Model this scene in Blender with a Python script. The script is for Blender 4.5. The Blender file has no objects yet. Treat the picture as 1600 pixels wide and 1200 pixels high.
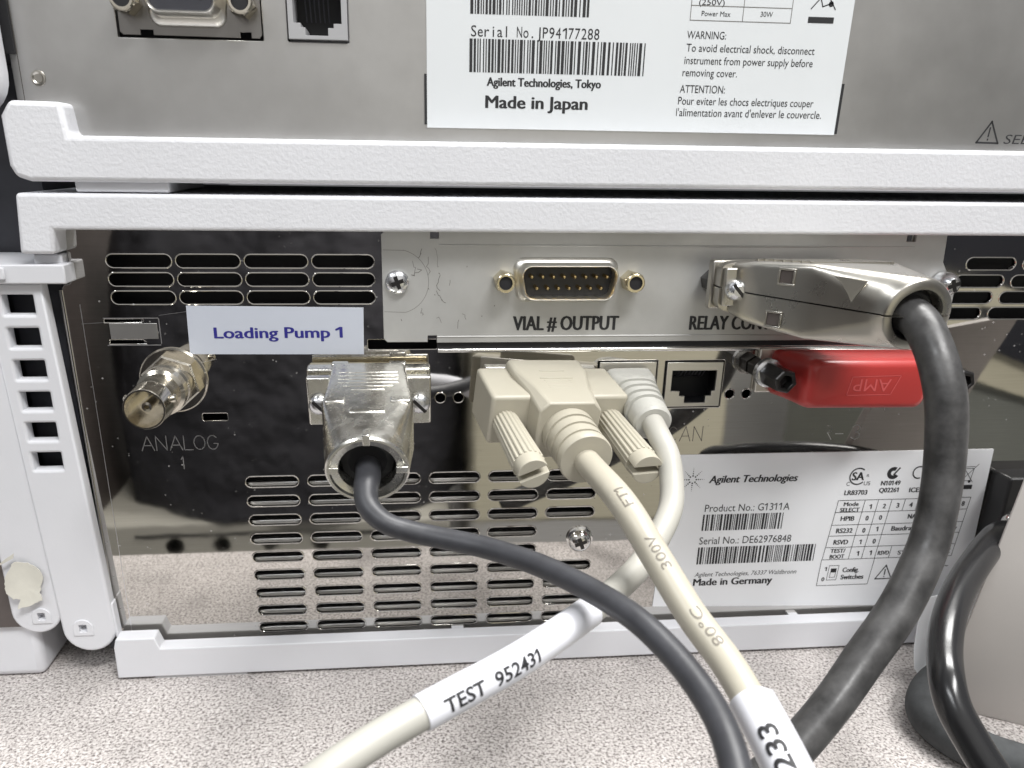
import bpy, bmesh, math, random
from mathutils import Vector, Matrix

random.seed(7)
scene = bpy.context.scene
COL = scene.collection
S = 0.001                      # everything below is written in millimetres

# ------------------------------------------------------------------ camera
cam_data = bpy.data.cameras.new('camera')
cam = bpy.data.objects.new('camera', cam_data)
COL.objects.link(cam)
cam_right = Vector((0.99561659, -0.09252090, 0.01369257))
cam_down = Vector((-0.01891883, -0.34259540, -0.93929254))
cam_fwd = Vector((0.09159520, 0.93491619, -0.34284405))
m = Matrix.Identity(4)
for i in range(3):
    m[i][0] = cam_right[i]
    m[i][1] = -cam_down[i]
    m[i][2] = -cam_fwd[i]
    m[i][3] = (0.0, -203.719, 142.5)[i] * S
cam.matrix_world = m
cam_data.sensor_width = 36.0
cam_data.lens = 1228.25 / 1600 * 36
cam_data.shift_x = (800 - 745.43) / 1600
cam_data.shift_y = (695.87 - 600) / 1600
cam_data.clip_start = 0.005
cam_data.clip_end = 50
cam_data.dof.use_dof = True
cam_data.dof.focus_distance = 0.196
cam_data.dof.aperture_fstop = 26
scene.camera = cam

# ------------------------------------------------------------------ world and lamps
world = bpy.data.worlds.new('World')
scene.world = world
world.use_nodes = True
bg = world.node_tree.nodes['Background']
bg.inputs['Color'].default_value = (0.95, 0.97, 1.0, 1)
bg.inputs['Strength'].default_value = 0.20


def area_lamp(name, loc, target, sx, sy, power, color=(1, 1, 1)):
    d = bpy.data.lights.new(name, 'AREA')
    d.shape = 'RECTANGLE'
    d.size = sx * S
    d.size_y = sy * S
    d.energy = power
    d.color = color
    o = bpy.data.objects.new(name, d)
    COL.objects.link(o)
    o.location = Vector(loc) * S
    o.rotation_euler = (Vector(target) - Vector(loc)).to_track_quat('-Z', 'Y').to_euler()
    return o


area_lamp('overhead_lamp', (360, -640, 1150), (0, -20, 60), 620, 200, 18.5, (1.0, 0.995, 0.985))
area_lamp('overhead_lamp', (-900, -900, 1250), (0, -20, 60), 700, 200, 9, (0.95, 0.975, 1.0))
area_lamp('overhead_lamp', (500, 100, 1500), (150, -850, -100), 900, 260, 40, (1.0, 0.99, 0.97))  # added fill lamp that brightens the mirrored aisle and wall

vs = scene.view_settings
vs.view_transform = 'Standard'
vs.look = 'None'
vs.exposure = -0.14
vs.gamma = 1.0
vs.use_curve_mapping = False
scene.cycles.max_bounces = 10
scene.cycles.glossy_bounces = 6
scene.cycles.use_denoising = True

# ------------------------------------------------------------------ materials
MATS = {}


def nodes_of(name):
    mt = bpy.data.materials.new(name)
    mt.use_nodes = True
    nt = mt.node_tree
    return mt, nt, nt.nodes['Principled BSDF']


def nd(nt, typ, **kw):
    n = nt.nodes.new(typ)
    for k, v in kw.items():
        if k in n.inputs:
            n.inputs[k].default_value = v
        else:
            setattr(n, k, v)
    return n


def tex_coord(nt, scale=(1, 1, 1), rot=(0, 0, 0)):
    g = nt.nodes.new('ShaderNodeNewGeometry')
    mp = nt.nodes.new('ShaderNodeMapping')
    mp.inputs['Scale'].default_value = scale
    mp.inputs['Rotation'].default_value = rot
    nt.links.new(g.outputs['Position'], mp.inputs['Vector'])
    return mp.outputs['Vector']


def noise(nt, vec, scale, detail=2.0, rough=0.5, dist=0.0):
    n = nd(nt, 'ShaderNodeTexNoise')
    n.inputs['Scale'].default_value = scale
    n.inputs['Detail'].default_value = detail
    n.inputs['Roughness'].default_value = rough
    n.inputs['Distortion'].default_value = dist
    nt.links.new(vec, n.inputs['Vector'])
    return n.outputs['Fac']


def ramp(nt, fac, stops):
    r = nt.nodes.new('ShaderNodeValToRGB')
    cr = r.color_ramp
    while len(cr.elements) < len(stops):
        cr.elements.new(0.5)
    for e, (p, c) in zip(cr.elements, stops):
        e.position = p
        e.color = (c, c, c, 1) if isinstance(c, (int, float)) else (*c, 1)
    nt.links.new(fac, r.inputs['Fac'])
    return r.outputs['Color']


def bump(nt, bsdf, height, strength, dist):
    b = nt.nodes.new('ShaderNodeBump')
    b.inputs['Strength'].default_value = strength
    b.inputs['Distance'].default_value = dist
    nt.links.new(height, b.inputs['Height'])
    prev = bsdf.inputs['Normal'].links
    if prev:
        nt.links.new(prev[0].from_socket, b.inputs['Normal'])
    nt.links.new(b.outputs['Normal'], bsdf.inputs['Normal'])


def simple(name, color, rough=0.5, metal=0.0, bumps=(), var=0.0, var_scale=90, spec=0.5, coat=0.0, rvar=0.0):
    """plain painted / moulded / cast surface with a little tonal wear and a fine bump"""
    mt, nt, b = nodes_of(name)
    b.inputs['Base Color'].default_value = (*color, 1)
    b.inputs['Roughness'].default_value = rough
    b.inputs['Metallic'].default_value = metal
    b.inputs['Specular IOR Level'].default_value = spec
    b.inputs['Coat Weight'].default_value = coat
    vec = tex_coord(nt)
    if var > 0:
        f = noise(nt, vec, var_scale, 5.0, 0.6)
        lo = tuple(c * (1 - var) for c in color)
        hi = tuple(min(1, c * (1 + var * 0.7)) for c in color)
        nt.links.new(ramp(nt, f, [(0.3, lo), (0.7, hi)]), b.inputs['Base Color'])
    if rvar > 0:
        f = noise(nt, vec, var_scale * 1.7, 4.0, 0.6)
        nt.links.new(ramp(nt, f, [(0.3, max(0, rough - rvar)), (0.7, rough + rvar)]), b.inputs['Roughness'])
    for sc, st, ds in bumps:
        bump(nt, b, noise(nt, vec, sc, 3.0, 0.55), st, ds * S)
    MATS[name] = mt
    return mt


simple('bezel_plastic', (0.71, 0.715, 0.745), 0.5, bumps=[(1000, 0.9, 0.17)], var=0.03, var_scale=40)
simple('cover_plastic', (0.67, 0.675, 0.705), 0.55, bumps=[(1400, 0.35, 0.06)], var=0.03, var_scale=30)
simple('paper', (0.76, 0.77, 0.79), 0.55, bumps=[(300, 0.08, 0.1)], var=0.015, var_scale=25)
simple('rating_paper', (0.72, 0.745, 0.76), 0.4, bumps=[(90, 0.05, 0.3)], var=0.02, var_scale=20)
simple('torn_paper', (0.60, 0.585, 0.52), 0.8, bumps=[(500, 0.3, 0.15)], var=0.08, var_scale=120)
simple('tape', (0.50, 0.53, 0.60), 0.42, bumps=[(200, 0.05, 0.1)], var=0.03, var_scale=30)
simple('print_black', (0.018, 0.018, 0.02), 0.6)
simple('print_blue', (0.02, 0.018, 0.20), 0.5)
simple('print_grey', (0.16, 0.15, 0.14), 0.6)
simple('print_faint', (0.20, 0.18, 0.15), 0.5)
simple('engraved_metal', (0.78, 0.78, 0.80), 0.35, 1.0)
simple('engraved_dark', (0.13, 0.12, 0.11), 0.5, 0.3)
simple('dark_inside', (0.012, 0.012, 0.014), 0.6)
simple('chassis_dark', (0.035, 0.036, 0.045), 0.5, var=0.2)
simple('brown_dark', (0.09, 0.075, 0.07), 0.5, var=0.2)
simple('black_plastic', (0.018, 0.018, 0.019), 0.38, bumps=[(700, 0.1, 0.05)])
simple('socket_grey', (0.40, 0.40, 0.41), 0.45)
simple('nickel_cast', (0.72, 0.705, 0.655), 0.24, 1.0, bumps=[(1300, 0.30, 0.08), (480, 0.25, 0.12)], var=0.12, var_scale=200, rvar=0.08)
simple('nickel_smooth', (0.50, 0.48, 0.435), 0.29, 1.0, bumps=[(1000, 0.14, 0.06), (300, 0.12, 0.12)], var=0.06, var_scale=60, rvar=0.03)
simple('nickel_plug', (0.64, 0.60, 0.52), 0.16, 1.0, bumps=[(300, 0.2, 0.2)], var=0.12, var_scale=300)
simple('bright_metal', (0.80, 0.79, 0.77), 0.14, 1.0, bumps=[(200, 0.1, 0.2)], rvar=0.05)
simple('tin_shell', (0.76, 0.74, 0.69), 0.36, 1.0, bumps=[(400, 0.15, 0.1)])
simple('screw_zinc', (0.74, 0.75, 0.77), 0.25, 1.0, bumps=[(500, 0.2, 0.1)])
simple('brass', (0.66, 0.59, 0.42), 0.24, 1.0, bumps=[(500, 0.1, 0.1)])
simple('gold_pin', (0.86, 0.66, 0.32), 0.2, 1.0)
simple('black_metal', (0.045, 0.043, 0.043), 0.28, 0.7)
simple('beige_plastic', (0.42, 0.393, 0.32), 0.42, bumps=[(1500, 0.12, 0.05)], var=0.03)
simple('beige_cable', (0.45, 0.42, 0.345), 0.36, bumps=[(140, 0.12, 0.3)], var=0.03)
simple('pale_cable', (0.42, 0.41, 0.37), 0.42, bumps=[(120, 0.15, 0.3)], var=0.04)
simple('pale_boot', (0.44, 0.435, 0.40), 0.45, bumps=[(900, 0.1, 0.05)])
simple('label_sleeve', (0.72, 0.725, 0.77), 0.28, bumps=[(100, 0.1, 0.3)])
simple('grey_cable', (0.043, 0.044, 0.050), 0.45, bumps=[(160, 0.3, 0.4), (900, 0.25, 0.06)], var=0.28, var_scale=140)
simple('black_cable', (0.054, 0.053, 0.053), 0.40, bumps=[(700, 0.3, 0.08), (120, 0.35, 0.5)], var=0.62, var_scale=160, rvar=0.1)
simple('power_cable', (0.016, 0.016, 0.017), 0.22, bumps=[(200, 0.1, 0.2)])
simple('rubber_grey', (0.05, 0.053, 0.055), 0.85, bumps=[(500, 0.4, 0.2)], var=0.3, var_scale=200)
simple('box_grey', (0.43, 0.405, 0.385), 0.6, bumps=[(40, 0.2, 1.0)], var=0.04, var_scale=14)
simple('foot_rubber', (0.5, 0.5, 0.51), 0.6)
simple('navy_cloth', (0.045, 0.044, 0.052), 0.9, bumps=[(9, 1.0, 40)], var=0.3, var_scale=6)
simple('cabinet_cream', (0.76, 0.71, 0.55), 0.6, var=0.04, var_scale=3)
simple('strip_cream', (0.55, 0.53, 0.47), 0.5, var=0.05, var_scale=4)
simple('rack_green', (0.26, 0.27, 0.245), 0.7, var=0.1, var_scale=4)
simple('room_grey', (0.62, 0.61, 0.60), 0.8, var=0.08, var_scale=2)
simple('floor_grey', (0.42, 0.41, 0.40), 0.7, var=0.1, var_scale=3)


def red_plastic():
    mt, nt, b = nodes_of('red_plastic')
    b.inputs['Base Color'].default_value = (0.46, 0.042, 0.038, 1)
    b.inputs['Roughness'].default_value = 0.34
    b.inputs['Subsurface Weight'].default_value = 0.12
    b.inputs['Coat Weight'].default_value = 0.18
    b.inputs['Coat Roughness'].default_value = 0.18
    b.inputs['Subsurface Radius'].default_value = (0.003, 0.0006, 0.0005)
    b.inputs['Subsurface Scale'].default_value = 1.0
    vec = tex_coord(nt)
    bump(nt, b, noise(nt, vec, 260, 3, 0.5), 0.12, 0.2 * S)
    MATS['red_plastic'] = mt


red_plastic()
simple('dark_steel', (0.27, 0.26, 0.25), 0.34, 0.9, bumps=[(700, 0.15, 0.06)])
simple('red_emblem', (0.60, 0.10, 0.10), 0.35)


def polished_steel():
    """bright-annealed sheet: mirror-like with faint waviness, dust specks and handling smears"""
    mt, nt, b = nodes_of('polished_steel')
    b.inputs['Metallic'].default_value = 1.0
    vec = tex_coord(nt)
    big = noise(nt, vec, 30, 4, 0.6)
    fine = noise(nt, tex_coord(nt, (6, 1, 240)), 12, 2, 0.5)
    nt.links.new(ramp(nt, big, [(0.28, 0.02), (0.52, 0.032), (0.66, 0.065), (0.80, 0.14)]), b.inputs['Roughness'])
    v = nd(nt, 'ShaderNodeTexVoronoi')
    v.inputs['Scale'].default_value = 420
    nt.links.new(vec, v.inputs['Vector'])
    gate = noise(nt, vec, 70, 2, 0.5)
    speck = ramp(nt, v.outputs['Distance'], [(0.0, 1.0), (0.07, 1.0), (0.13, 0.0)])
    gt = ramp(nt, gate, [(0.46, 0.0), (0.62, 0.55)])
    mul = nd(nt, 'ShaderNodeMath', operation='MULTIPLY')
    nt.links.new(speck, mul.inputs[0])
    nt.links.new(gt, mul.inputs[1])
    mix = nd(nt, 'ShaderNodeMix', data_type='RGBA')
    base = ramp(nt, fine, [(0.3, (0.53, 0.515, 0.49)), (0.7, (0.575, 0.56, 0.535))])
    nt.links.new(mul.outputs[0], mix.inputs['Factor'])
    nt.links.new(base, mix.inputs['A'])
    mix.inputs['B'].default_value = (0.6, 0.6, 0.6, 1)
    nt.links.new(mix.outputs['Result'], b.inputs['Base Color'])
    inv = nd(nt, 'ShaderNodeMath', operation='SUBTRACT')
    inv.inputs[0].default_value = 1.0
    nt.links.new(mul.outputs[0], inv.inputs[1])
    nt.links.new(inv.outputs[0], b.inputs['Metallic'])
    bump(nt, b, noise(nt, vec, 14, 2, 0.5), 0.10, 1.2 * S)
    bump(nt, b, noise(nt, vec, 110, 2, 0.5), 0.05, 0.12 * S)
    MATS['polished_steel'] = mt


polished_steel()


def dull_steel(name, lo, hi, r0, r1, stretch, metal, grain=0.12):
    mt, nt, b = nodes_of(name)
    b.inputs['Metallic'].default_value = metal
    vec = tex_coord(nt)
    grainn = noise(nt, tex_coord(nt, stretch), 160, 3, 0.6)
    blot = noise(nt, vec, 22, 5, 0.6)
    add = nd(nt, 'ShaderNodeMath', operation='ADD')
    m1 = nd(nt, 'ShaderNodeMath', operation='MULTIPLY')
    m1.inputs[1].default_value = 0.35
    nt.links.new(grainn, m1.inputs[0])
    m2 = nd(nt, 'ShaderNodeMath', operation='MULTIPLY')
    m2.inputs[1].default_value = 0.65
    nt.links.new(blot, m2.inputs[0])
    nt.links.new(m1.outputs[0], add.inputs[0])
    nt.links.new(m2.outputs[0], add.inputs[1])
    nt.links.new(ramp(nt, add.outputs[0], [(0.35, lo), (0.65, hi)]), b.inputs['Base Color'])
    nt.links.new(ramp(nt, blot, [(0.35, r0), (0.65, r1)]), b.inputs['Roughness'])
    bump(nt, b, grainn, grain, 0.05 * S)
    MATS[name] = mt


dull_steel('brushed_steel', (0.48, 0.475, 0.465), (0.55, 0.545, 0.535), 0.32, 0.41, (1, 1, 1), 0.95)
dull_steel('zinc_plate', (0.475, 0.475, 0.465), (0.555, 0.555, 0.545), 0.40, 0.50, (1, 1, 1), 0.62)


def bench_laminate():
    """grey-beige laminate printed with a dense worm-like speckle"""
    mt, nt, b = nodes_of('bench_laminate')
    b.inputs['Roughness'].default_value = 0.5
    vec = tex_coord(nt)
    n1 = noise(nt, vec, 1350, 2.0, 0.55, 0.4)
    c1 = ramp(nt, n1, [(0.28, (0.13, 0.112, 0.108)), (0.40, (0.275, 0.25, 0.24)), (0.48, (0.475, 0.44, 0.422)), (0.60, (0.61, 0.575, 0.555)), (0.72, (0.70, 0.67, 0.655))])
    n2 = noise(nt, vec, 34, 5.0, 0.62)
    c2 = ramp(nt, n2, [(0.30, 0.74), (0.45, 0.95), (0.66, 1.06)])
    mix = nd(nt, 'ShaderNodeMix', data_type='RGBA', blend_type='MULTIPLY')
    mix.inputs['Factor'].default_value = 1.0
    nt.links.new(c1, mix.inputs['A'])
    nt.links.new(c2, mix.inputs['B'])
    nt.links.new(mix.outputs['Result'], b.inputs['Base Color'])
    bump(nt, b, n1, 0.15, 0.05 * S)
    MATS['bench_laminate'] = mt


bench_laminate()


# ------------------------------------------------------------------ mesh helpers
class MB:
    """collects shapes (millimetres, world axes unless a matrix is set) into one mesh"""

    def __init__(self, mat=None):
        self.v, self.f, self.M = [], [], mat

    def add(self, verts, faces):
        o = len(self.v)
        for p in verts:
            p = Vector(p)
            self.v.append(self.M @ p if self.M else p)
        self.f += [[i + o for i in fc] for fc in faces]
        return self

    def box(self, x0, x1, y0, y1, z0, z1):
        v = [(x, y, z) for z in (z0, z1) for y in (y0, y1) for x in (x0, x1)]
        return self.add(v, [(0, 2, 3, 1), (4, 5, 7, 6), (0, 1, 5, 4), (2, 6, 7, 3), (0, 4, 6, 2), (1, 3, 7, 5)])

    def prism(self, poly, y0, y1):
        """polygon in x,z (counter-clockwise seen from the front, -y) carried from y0 (front) to y1 (back)"""
        n = len(poly)
        v = [(x, y0, z) for x, z in poly] + [(x, y1, z) for x, z in poly]
        f = [tuple(range(n)), tuple(range(2 * n - 1, n - 1, -1))]
        f += [(i, n + i, n + (i + 1) % n, (i + 1) % n) for i in range(n)]
        return self.add(v, f)

    def loft(self, rings, cap0=True, cap1=True):
        n = len(rings[0])
        v = [p for r in rings for p in r]
        f = []
        for k in range(len(rings) - 1):
            a, b = k * n, (k + 1) * n
            f += [(a + i, a + (i + 1) % n, b + (i + 1) % n, b + i) for i in range(n)]
        if cap0:
            f.append(tuple(range(n - 1, -1, -1)))
        if cap1:
            f.append(tuple(range((len(rings) - 1) * n, len(rings) * n)))
        return self.add(v, f)

    def lathe(self, p0, axis, prof, n=32, up=None, cap0=True, cap1=True, phase=0.0):
        """prof: (distance along axis, radius)"""
        a = Vector(axis).normalized()
        h = Vector(up) if up else (Vector((0, 0, 1)) if abs(a.z) < 0.9 else Vector((1, 0, 0)))
        e1 = (h - a * h.dot(a)).normalized()
        e2 = a.cross(e1)
        rings = []
        for d, r in prof:
            c = Vector(p0) + a * d
            rings.append([c + (e1 * math.cos(t) + e2 * math.sin(t)) * r for t in
                          [2 * math.pi * i / n + phase for i in range(n)]])
        return self.loft(rings, cap0, cap1)

    def tube(self, pts, r, n=24, sub=10, caps=True):
        fr = frames(pts, sub)
        rings = []
        L = len(fr)
        for k, (c, t, e1, e2) in enumerate(fr):
            rr = r(k / (L - 1)) if callable(r) else r
            rings.append([c + (e1 * math.cos(a) + e2 * math.sin(a)) * rr for a in
                          [2 * math.pi * i / n for i in range(n)]])
        return self.loft(rings, caps, caps)

    def build(self, name, mat, parent=None, bevel=0, seg=2, angle=35, smooth=True, at=None):
        base = Vector(at) if at is not None else (parent_base(parent) if parent else Vector((0, 0, 0)))
        me = bpy.data.meshes.new(name)
        me.from_pydata([tuple((p - base) * S) for p in self.v], [], self.f)
        bm = bmesh.new()
        bm.from_mesh(me)
        bmesh.ops.recalc_face_normals(bm, faces=bm.faces)
        bm.to_mesh(me)
        bm.free()
        me.materials.append(MATS[mat])
        if smooth:
            me.shade_smooth()
            me.set_sharp_from_angle(angle=math.radians(angle))
        ob = bpy.data.objects.new(name, me)
        COL.objects.link(ob)
        if parent:
            ob.parent = parent
        else:
            ob.location = base * S
        if bevel:
            md = ob.modifiers.new('edge', 'BEVEL')
            md.width = bevel * S
            md.segments = seg
            md.limit_method = 'ANGLE'
            md.angle_limit = math.radians(40)
            md.harden_normals = False
        return ob


BASES = {}


def parent_base(o):
    b = Vector((0, 0, 0))
    while o:
        b += o.location / S
        o = o.parent
    return b


def frames(pts, sub=10):
    """Catmull-Rom centre line with parallel-transported frames"""
    P = [Vector(p) for p in pts]
    P = [P[0] * 2 - P[1]] + P + [P[-1] * 2 - P[-2]]
    c = []
    for i in range(1, len(P) - 2):
        for k in range(sub):
            t = k / sub
            a, b, cc, d = P[i - 1], P[i], P[i + 1], P[i + 2]
            c.append(0.5 * ((2 * b) + (cc - a) * t + (2 * a - 5 * b + 4 * cc - d) * t * t + (3 * b - a - 3 * cc + d) * t ** 3))
    c.append(P[-2])
    out = []
    e = None
    for i, p in enumerate(c):
        t = (c[min(i + 1, len(c) - 1)] - c[max(i - 1, 0)]).normalized()
        if e is None:
            h = Vector((0, 0, 1)) if abs(t.z) < 0.9 else Vector((0, 1, 0))
            e = (h - t * h.dot(t)).normalized()
        else:
            e = (e - t * e.dot(t)).normalized()
        out.append((p, t, e, t.cross(e)))
    return out


def thing(name, label, cat, loc=(0, 0, 0), group=None):
    o = bpy.data.objects.new(name, None)
    COL.objects.link(o)
    o.empty_display_size = 0.01
    o.location = Vector(loc) * S
    o['label'] = label
    o['category'] = cat
    if group:
        o['group'] = group
    return o


def tag(o, label, cat, group=None):
    o['label'] = label
    o['category'] = cat
    if group:
        o['group'] = group
    return o


def structure(o):
    o['kind'] = 'structure'
    return o


def sheet(outer, holes, t, bev):
    """flat sheet with real cut-outs; outlines in x,z; front face at y = 0, back at y = t"""
    cu = bpy.data.curves.new('outline', 'CURVE')
    cu.dimensions = '2D'
    cu.fill_mode = 'BOTH'
    for poly in [outer] + holes:
        sp = cu.splines.new('POLY')
        sp.points.add(len(poly) - 1)
        for q, (x, z) in zip(sp.points, poly):
            q.co = (x, z, 0, 1)
        sp.use_cyclic_u = True
    cu.extrude = t / 2 - bev
    cu.bevel_depth = bev
    cu.bevel_resolution = 2
    cu.offset = -bev
    ob = bpy.data.objects.new('outline', cu)
    COL.objects.link(ob)
    dg = bpy.context.evaluated_depsgraph_get()
    dg.update()
    me = bpy.data.meshes.new_from_object(ob.evaluated_get(dg))
    v = [(p.co.x, t / 2 - p.co.z, p.co.y) for p in me.vertices]
    f = [tuple(p.vertices) for p in me.polygons]
    bpy.data.objects.remove(ob)
    bpy.data.curves.remove(cu)
    bpy.data.meshes.remove(me)
    return v, f


def slot(cx, cz, w, h, n=8):
    r = h / 2
    pts = []
    for s, a0 in ((1, -90), (-1, 90)):
        for k in range(n + 1):
            a = math.radians(a0 + 180 * k / n)
            pts.append((cx + s * (w / 2 - r) + math.cos(a) * r, cz + math.sin(a) * r))
    return pts


def disc(cx, cz, r, n=20):
    return [(cx + r * math.cos(2 * math.pi * k / n), cz + r * math.sin(2 * math.pi * k / n)) for k in range(n)]


def rrect(x0, x1, z0, z1, r, n=5):
    pts = []
    for cx, cz, a0 in ((x1 - r, z0 + r, -90), (x1 - r, z1 - r, 0), (x0 + r, z1 - r, 90), (x0 + r, z0 + r, 180)):
        for k in range(n + 1):
            a = math.radians(a0 + 90 * k / n)
            pts.append((cx + r * math.cos(a), cz + r * math.sin(a)))
    return pts


_tcache = {}


CAP_ = 0.68


def glyphs(s, bold=0.0, dense=False, raw=False):
    """(verts, faces, width, cap height) of a string in unit-size default font"""
    key = (s, bold, dense, raw)
    if key in _tcache:
        return _tcache[key]
    cu = bpy.data.curves.new('t', 'FONT')
    cu.body = s
    cu.size = 1.0
    cu.offset = bold
    cu.fill_mode = 'FRONT'
    cu.resolution_u = 3
    ob = bpy.data.objects.new('t', cu)
    COL.objects.link(ob)
    dg = bpy.context.evaluated_depsgraph_get()
    dg.update()
    me = bpy.data.meshes.new_from_object(ob.evaluated_get(dg))
    if dense:
        bm = bmesh.new()
        bm.from_mesh(me)
        bmesh.ops.triangulate(bm, faces=bm.faces)
        for _ in range(3):
            long_ = [e for e in bm.edges if e.calc_length() > 0.14]
            if long_:
                bmesh.ops.subdivide_edges(bm, edges=long_, cuts=1)
                bmesh.ops.triangulate(bm, faces=bm.faces)
        bm.to_mesh(me)
        bm.free()
    v = [(p.co.x, p.co.y) for p in me.vertices]
    f = [tuple(p.vertices) for p in me.polygons]
    bpy.data.objects.remove(ob)
    bpy.data.curves.remove(cu)
    bpy.data.meshes.remove(me)
    for k, ch in enumerate(s):
        if ch == '1' and len(s) and not raw:
            one = glyphs('1', bold, dense, True)
            xr = max(p[0] for p in glyphs(s[:k + 1], bold, dense, True)[0]) + glyphs(s[:k + 1], bold, dense, True)[3]
            xl = xr - one[2]
            n0 = len(v)
            v += [(xl, CAP_), (xl - 0.20, CAP_ - 0.13), (xl - 0.20, CAP_ - 0.23), (xl, CAP_ - 0.13)]
            f.append((n0, n0 + 1, n0 + 2, n0 + 3))
    x0 = min([p[0] for p in v] or [0])
    x1 = max([p[0] for p in v] or [1])
    v = [(x - x0, y) for x, y in v]
    _tcache[key] = (v, f, x1 - x0, x0)
    return _tcache[key]


CAP = max(y for x, y in glyphs('H')[0])
CAP_ = max(y for x, y in glyphs('1', raw=True)[0])


def put_text(mb, s, x, z, w, cap, style='r', y=-0.36):
    sh = 0.2 if 'i' in style else 0.0
    if 'm' in style:
        pitch = w / len(s)
        for k, ch in enumerate(s):
            if ch == ' ':
                continue
            v, f, gw, _ = glyphs(ch)
            gx = min(pitch * 0.8, max(pitch * 0.3, gw * cap / CAP))
            if ch in '1il.':
                gx = gw * cap / CAP
            off = (pitch - gx) / 2
            mb.add([(x + k * pitch + off + a / gw * gx, y, z + b * cap / CAP) for a, b in v], f)
        return
    v, f, gw, _ = glyphs(s)
    k = cap / CAP
    for i, (dx, dz) in enumerate(((-.038, 0), (.038, 0), (-.014, .01), (.014, -.008)) if 'b' in style else ((0, 0),)):
        mb.add([(x + a / gw * w + (dx + sh * b) * k, y - 0.003 * i, z + (b + dz) * k) for a, b in v], f)


def put_lines(mb, segs, w, y=-0.36):
    for (x0, z0), (x1, z1) in segs:
        d = Vector((x1 - x0, 0, z1 - z0))
        n = Vector((-d.z, 0, d.x)).normalized() * w / 2
        e = d.normalized() * w / 2
        a, b = Vector((x0, y, z0)) - e, Vector((x1, y, z1)) + e
        mb.add([a - n, b - n, b + n, a + n], [(0, 1, 2, 3)])


def put_ring(mb, cx, cz, r0, r1, a0=0, a1=360, y=-0.36, n=28):
    v = []
    for k in range(n + 1):
        a = math.radians(a0 + (a1 - a0) * k / n)
        v += [(cx + r0 * math.cos(a), y, cz + r0 * math.sin(a)), (cx + r1 * math.cos(a), y, cz + r1 * math.sin(a))]
    mb.add(v, [(2 * k, 2 * k + 1, 2 * k + 3, 2 * k + 2) for k in range(n)])


def put_bars(mb, x0, x1, z0, z1, seed, unit, y=-0.36):
    rnd = random.Random(seed)
    x = x0
    while x < x1 - unit:
        w = unit * rnd.choice((1, 1, 1, 2, 2.6))
        mb.add([(x, y, z0), (min(x + w, x1), y, z0), (min(x + w, x1), y, z1), (x, y, z1)], [(0, 1, 2, 3)])
        x += w + unit * rnd.choice((1, 1, 1.2, 2))


def wrap_text(mb, s, fr, i0, side, r, cap, width=None, flip=False, bold=0.015, around=0.0):
    """print a string along a tube: fr = frames, i0 = start index, side = direction the print faces"""
    arc = [0.0]
    for k in range(1, len(fr)):
        arc.append(arc[-1] + (fr[k][0] - fr[k - 1][0]).length)
    v, f, gw, _ = glyphs(s, bold, True)
    k = cap / CAP
    width = width or gw * k
    out = []
    side = Vector(side)
    for a, b in v:
        u = a / gw * width
        s_at = arc[i0] + (-u if flip else u)
        j = 0
        while j < len(arc) - 2 and arc[j + 1] < s_at:
            j += 1
        t = (s_at - arc[j]) / max(1e-6, arc[j + 1] - arc[j])
        c = fr[j][0].lerp(fr[j + 1][0], t)
        tg = fr[j][1].lerp(fr[j + 1][1], t).normalized()
        n = (side - tg * side.dot(tg)).normalized()
        rd = -tg if flip else tg
        upv = n.cross(rd)
        ang = (b * k - cap / 2 + around) / r
        out.append(c + (n * math.cos(ang) + upv * math.sin(ang)) * r)
    mb.add(out, f)


def superellipse(c, ax, up, a, b, ex, n=48):
    ax = Vector(ax).normalized()
    up = Vector(up)
    up = (up - ax * up.dot(ax)).normalized()
    rt = ax.cross(up) * -1
    pts = []
    for i in range(n):
        t = 2 * math.pi * i / n
        ct, st = math.cos(t), math.sin(t)
        x = math.copysign(abs(ct) ** (2 / ex), ct) * a
        z = math.copysign(abs(st) ** (2 / ex), st) * b
        pts.append(Vector(c) + rt * x + up * z)
    return pts


def screw_head(parent, name, p, axis, r, h, mat, drive='phillips'):
    """domed screw with a recessed cross or slot"""
    mb = MB()
    mb.lathe(p, axis, [(0, r), (h * 0.45, r), (h * 0.8, r * 0.82), (h, r * 0.5), (h, r * 0.001)], 28)
    o = mb.build(name, mat, parent)
    a = Vector(axis).normalized()
    h0 = Vector((0, 0, 1))
    e1 = (h0 - a * h0.dot(a)).normalized()
    e2 = a.cross(e1)
    d = MB()
    c = Vector(p) + a * (h + 0.03)
    for q in ((0.35, 1.92) if drive == 'phillips' else (0.75,)):
        u = e1 * math.cos(q) + e2 * math.sin(q)
        w = a.cross(u)
        L, W = (r * 0.55, r * 0.17) if drive == 'phillips' else (r * 0.85, r * 0.16)
        dz = a * (0.004 * q)
        hh = a * -0.25 * (0 if drive == 'phillips' else 1)
        d.add([c + dz + hh + u * L + w * W, c + dz + hh - u * L + w * W, c + dz + hh - u * L - w * W, c + dz + hh + u * L - w * W,
               c + dz + u * L + w * W, c + dz - u * L + w * W, c + dz - u * L - w * W, c + dz + u * L - w * W],
              [(4, 5, 6, 7), (0, 1, 5, 4), (1, 2, 6, 5), (2, 3, 7, 6), (3, 0, 4, 7)])
    d.build('drive_recess', 'black_metal', o)
    return o


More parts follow.
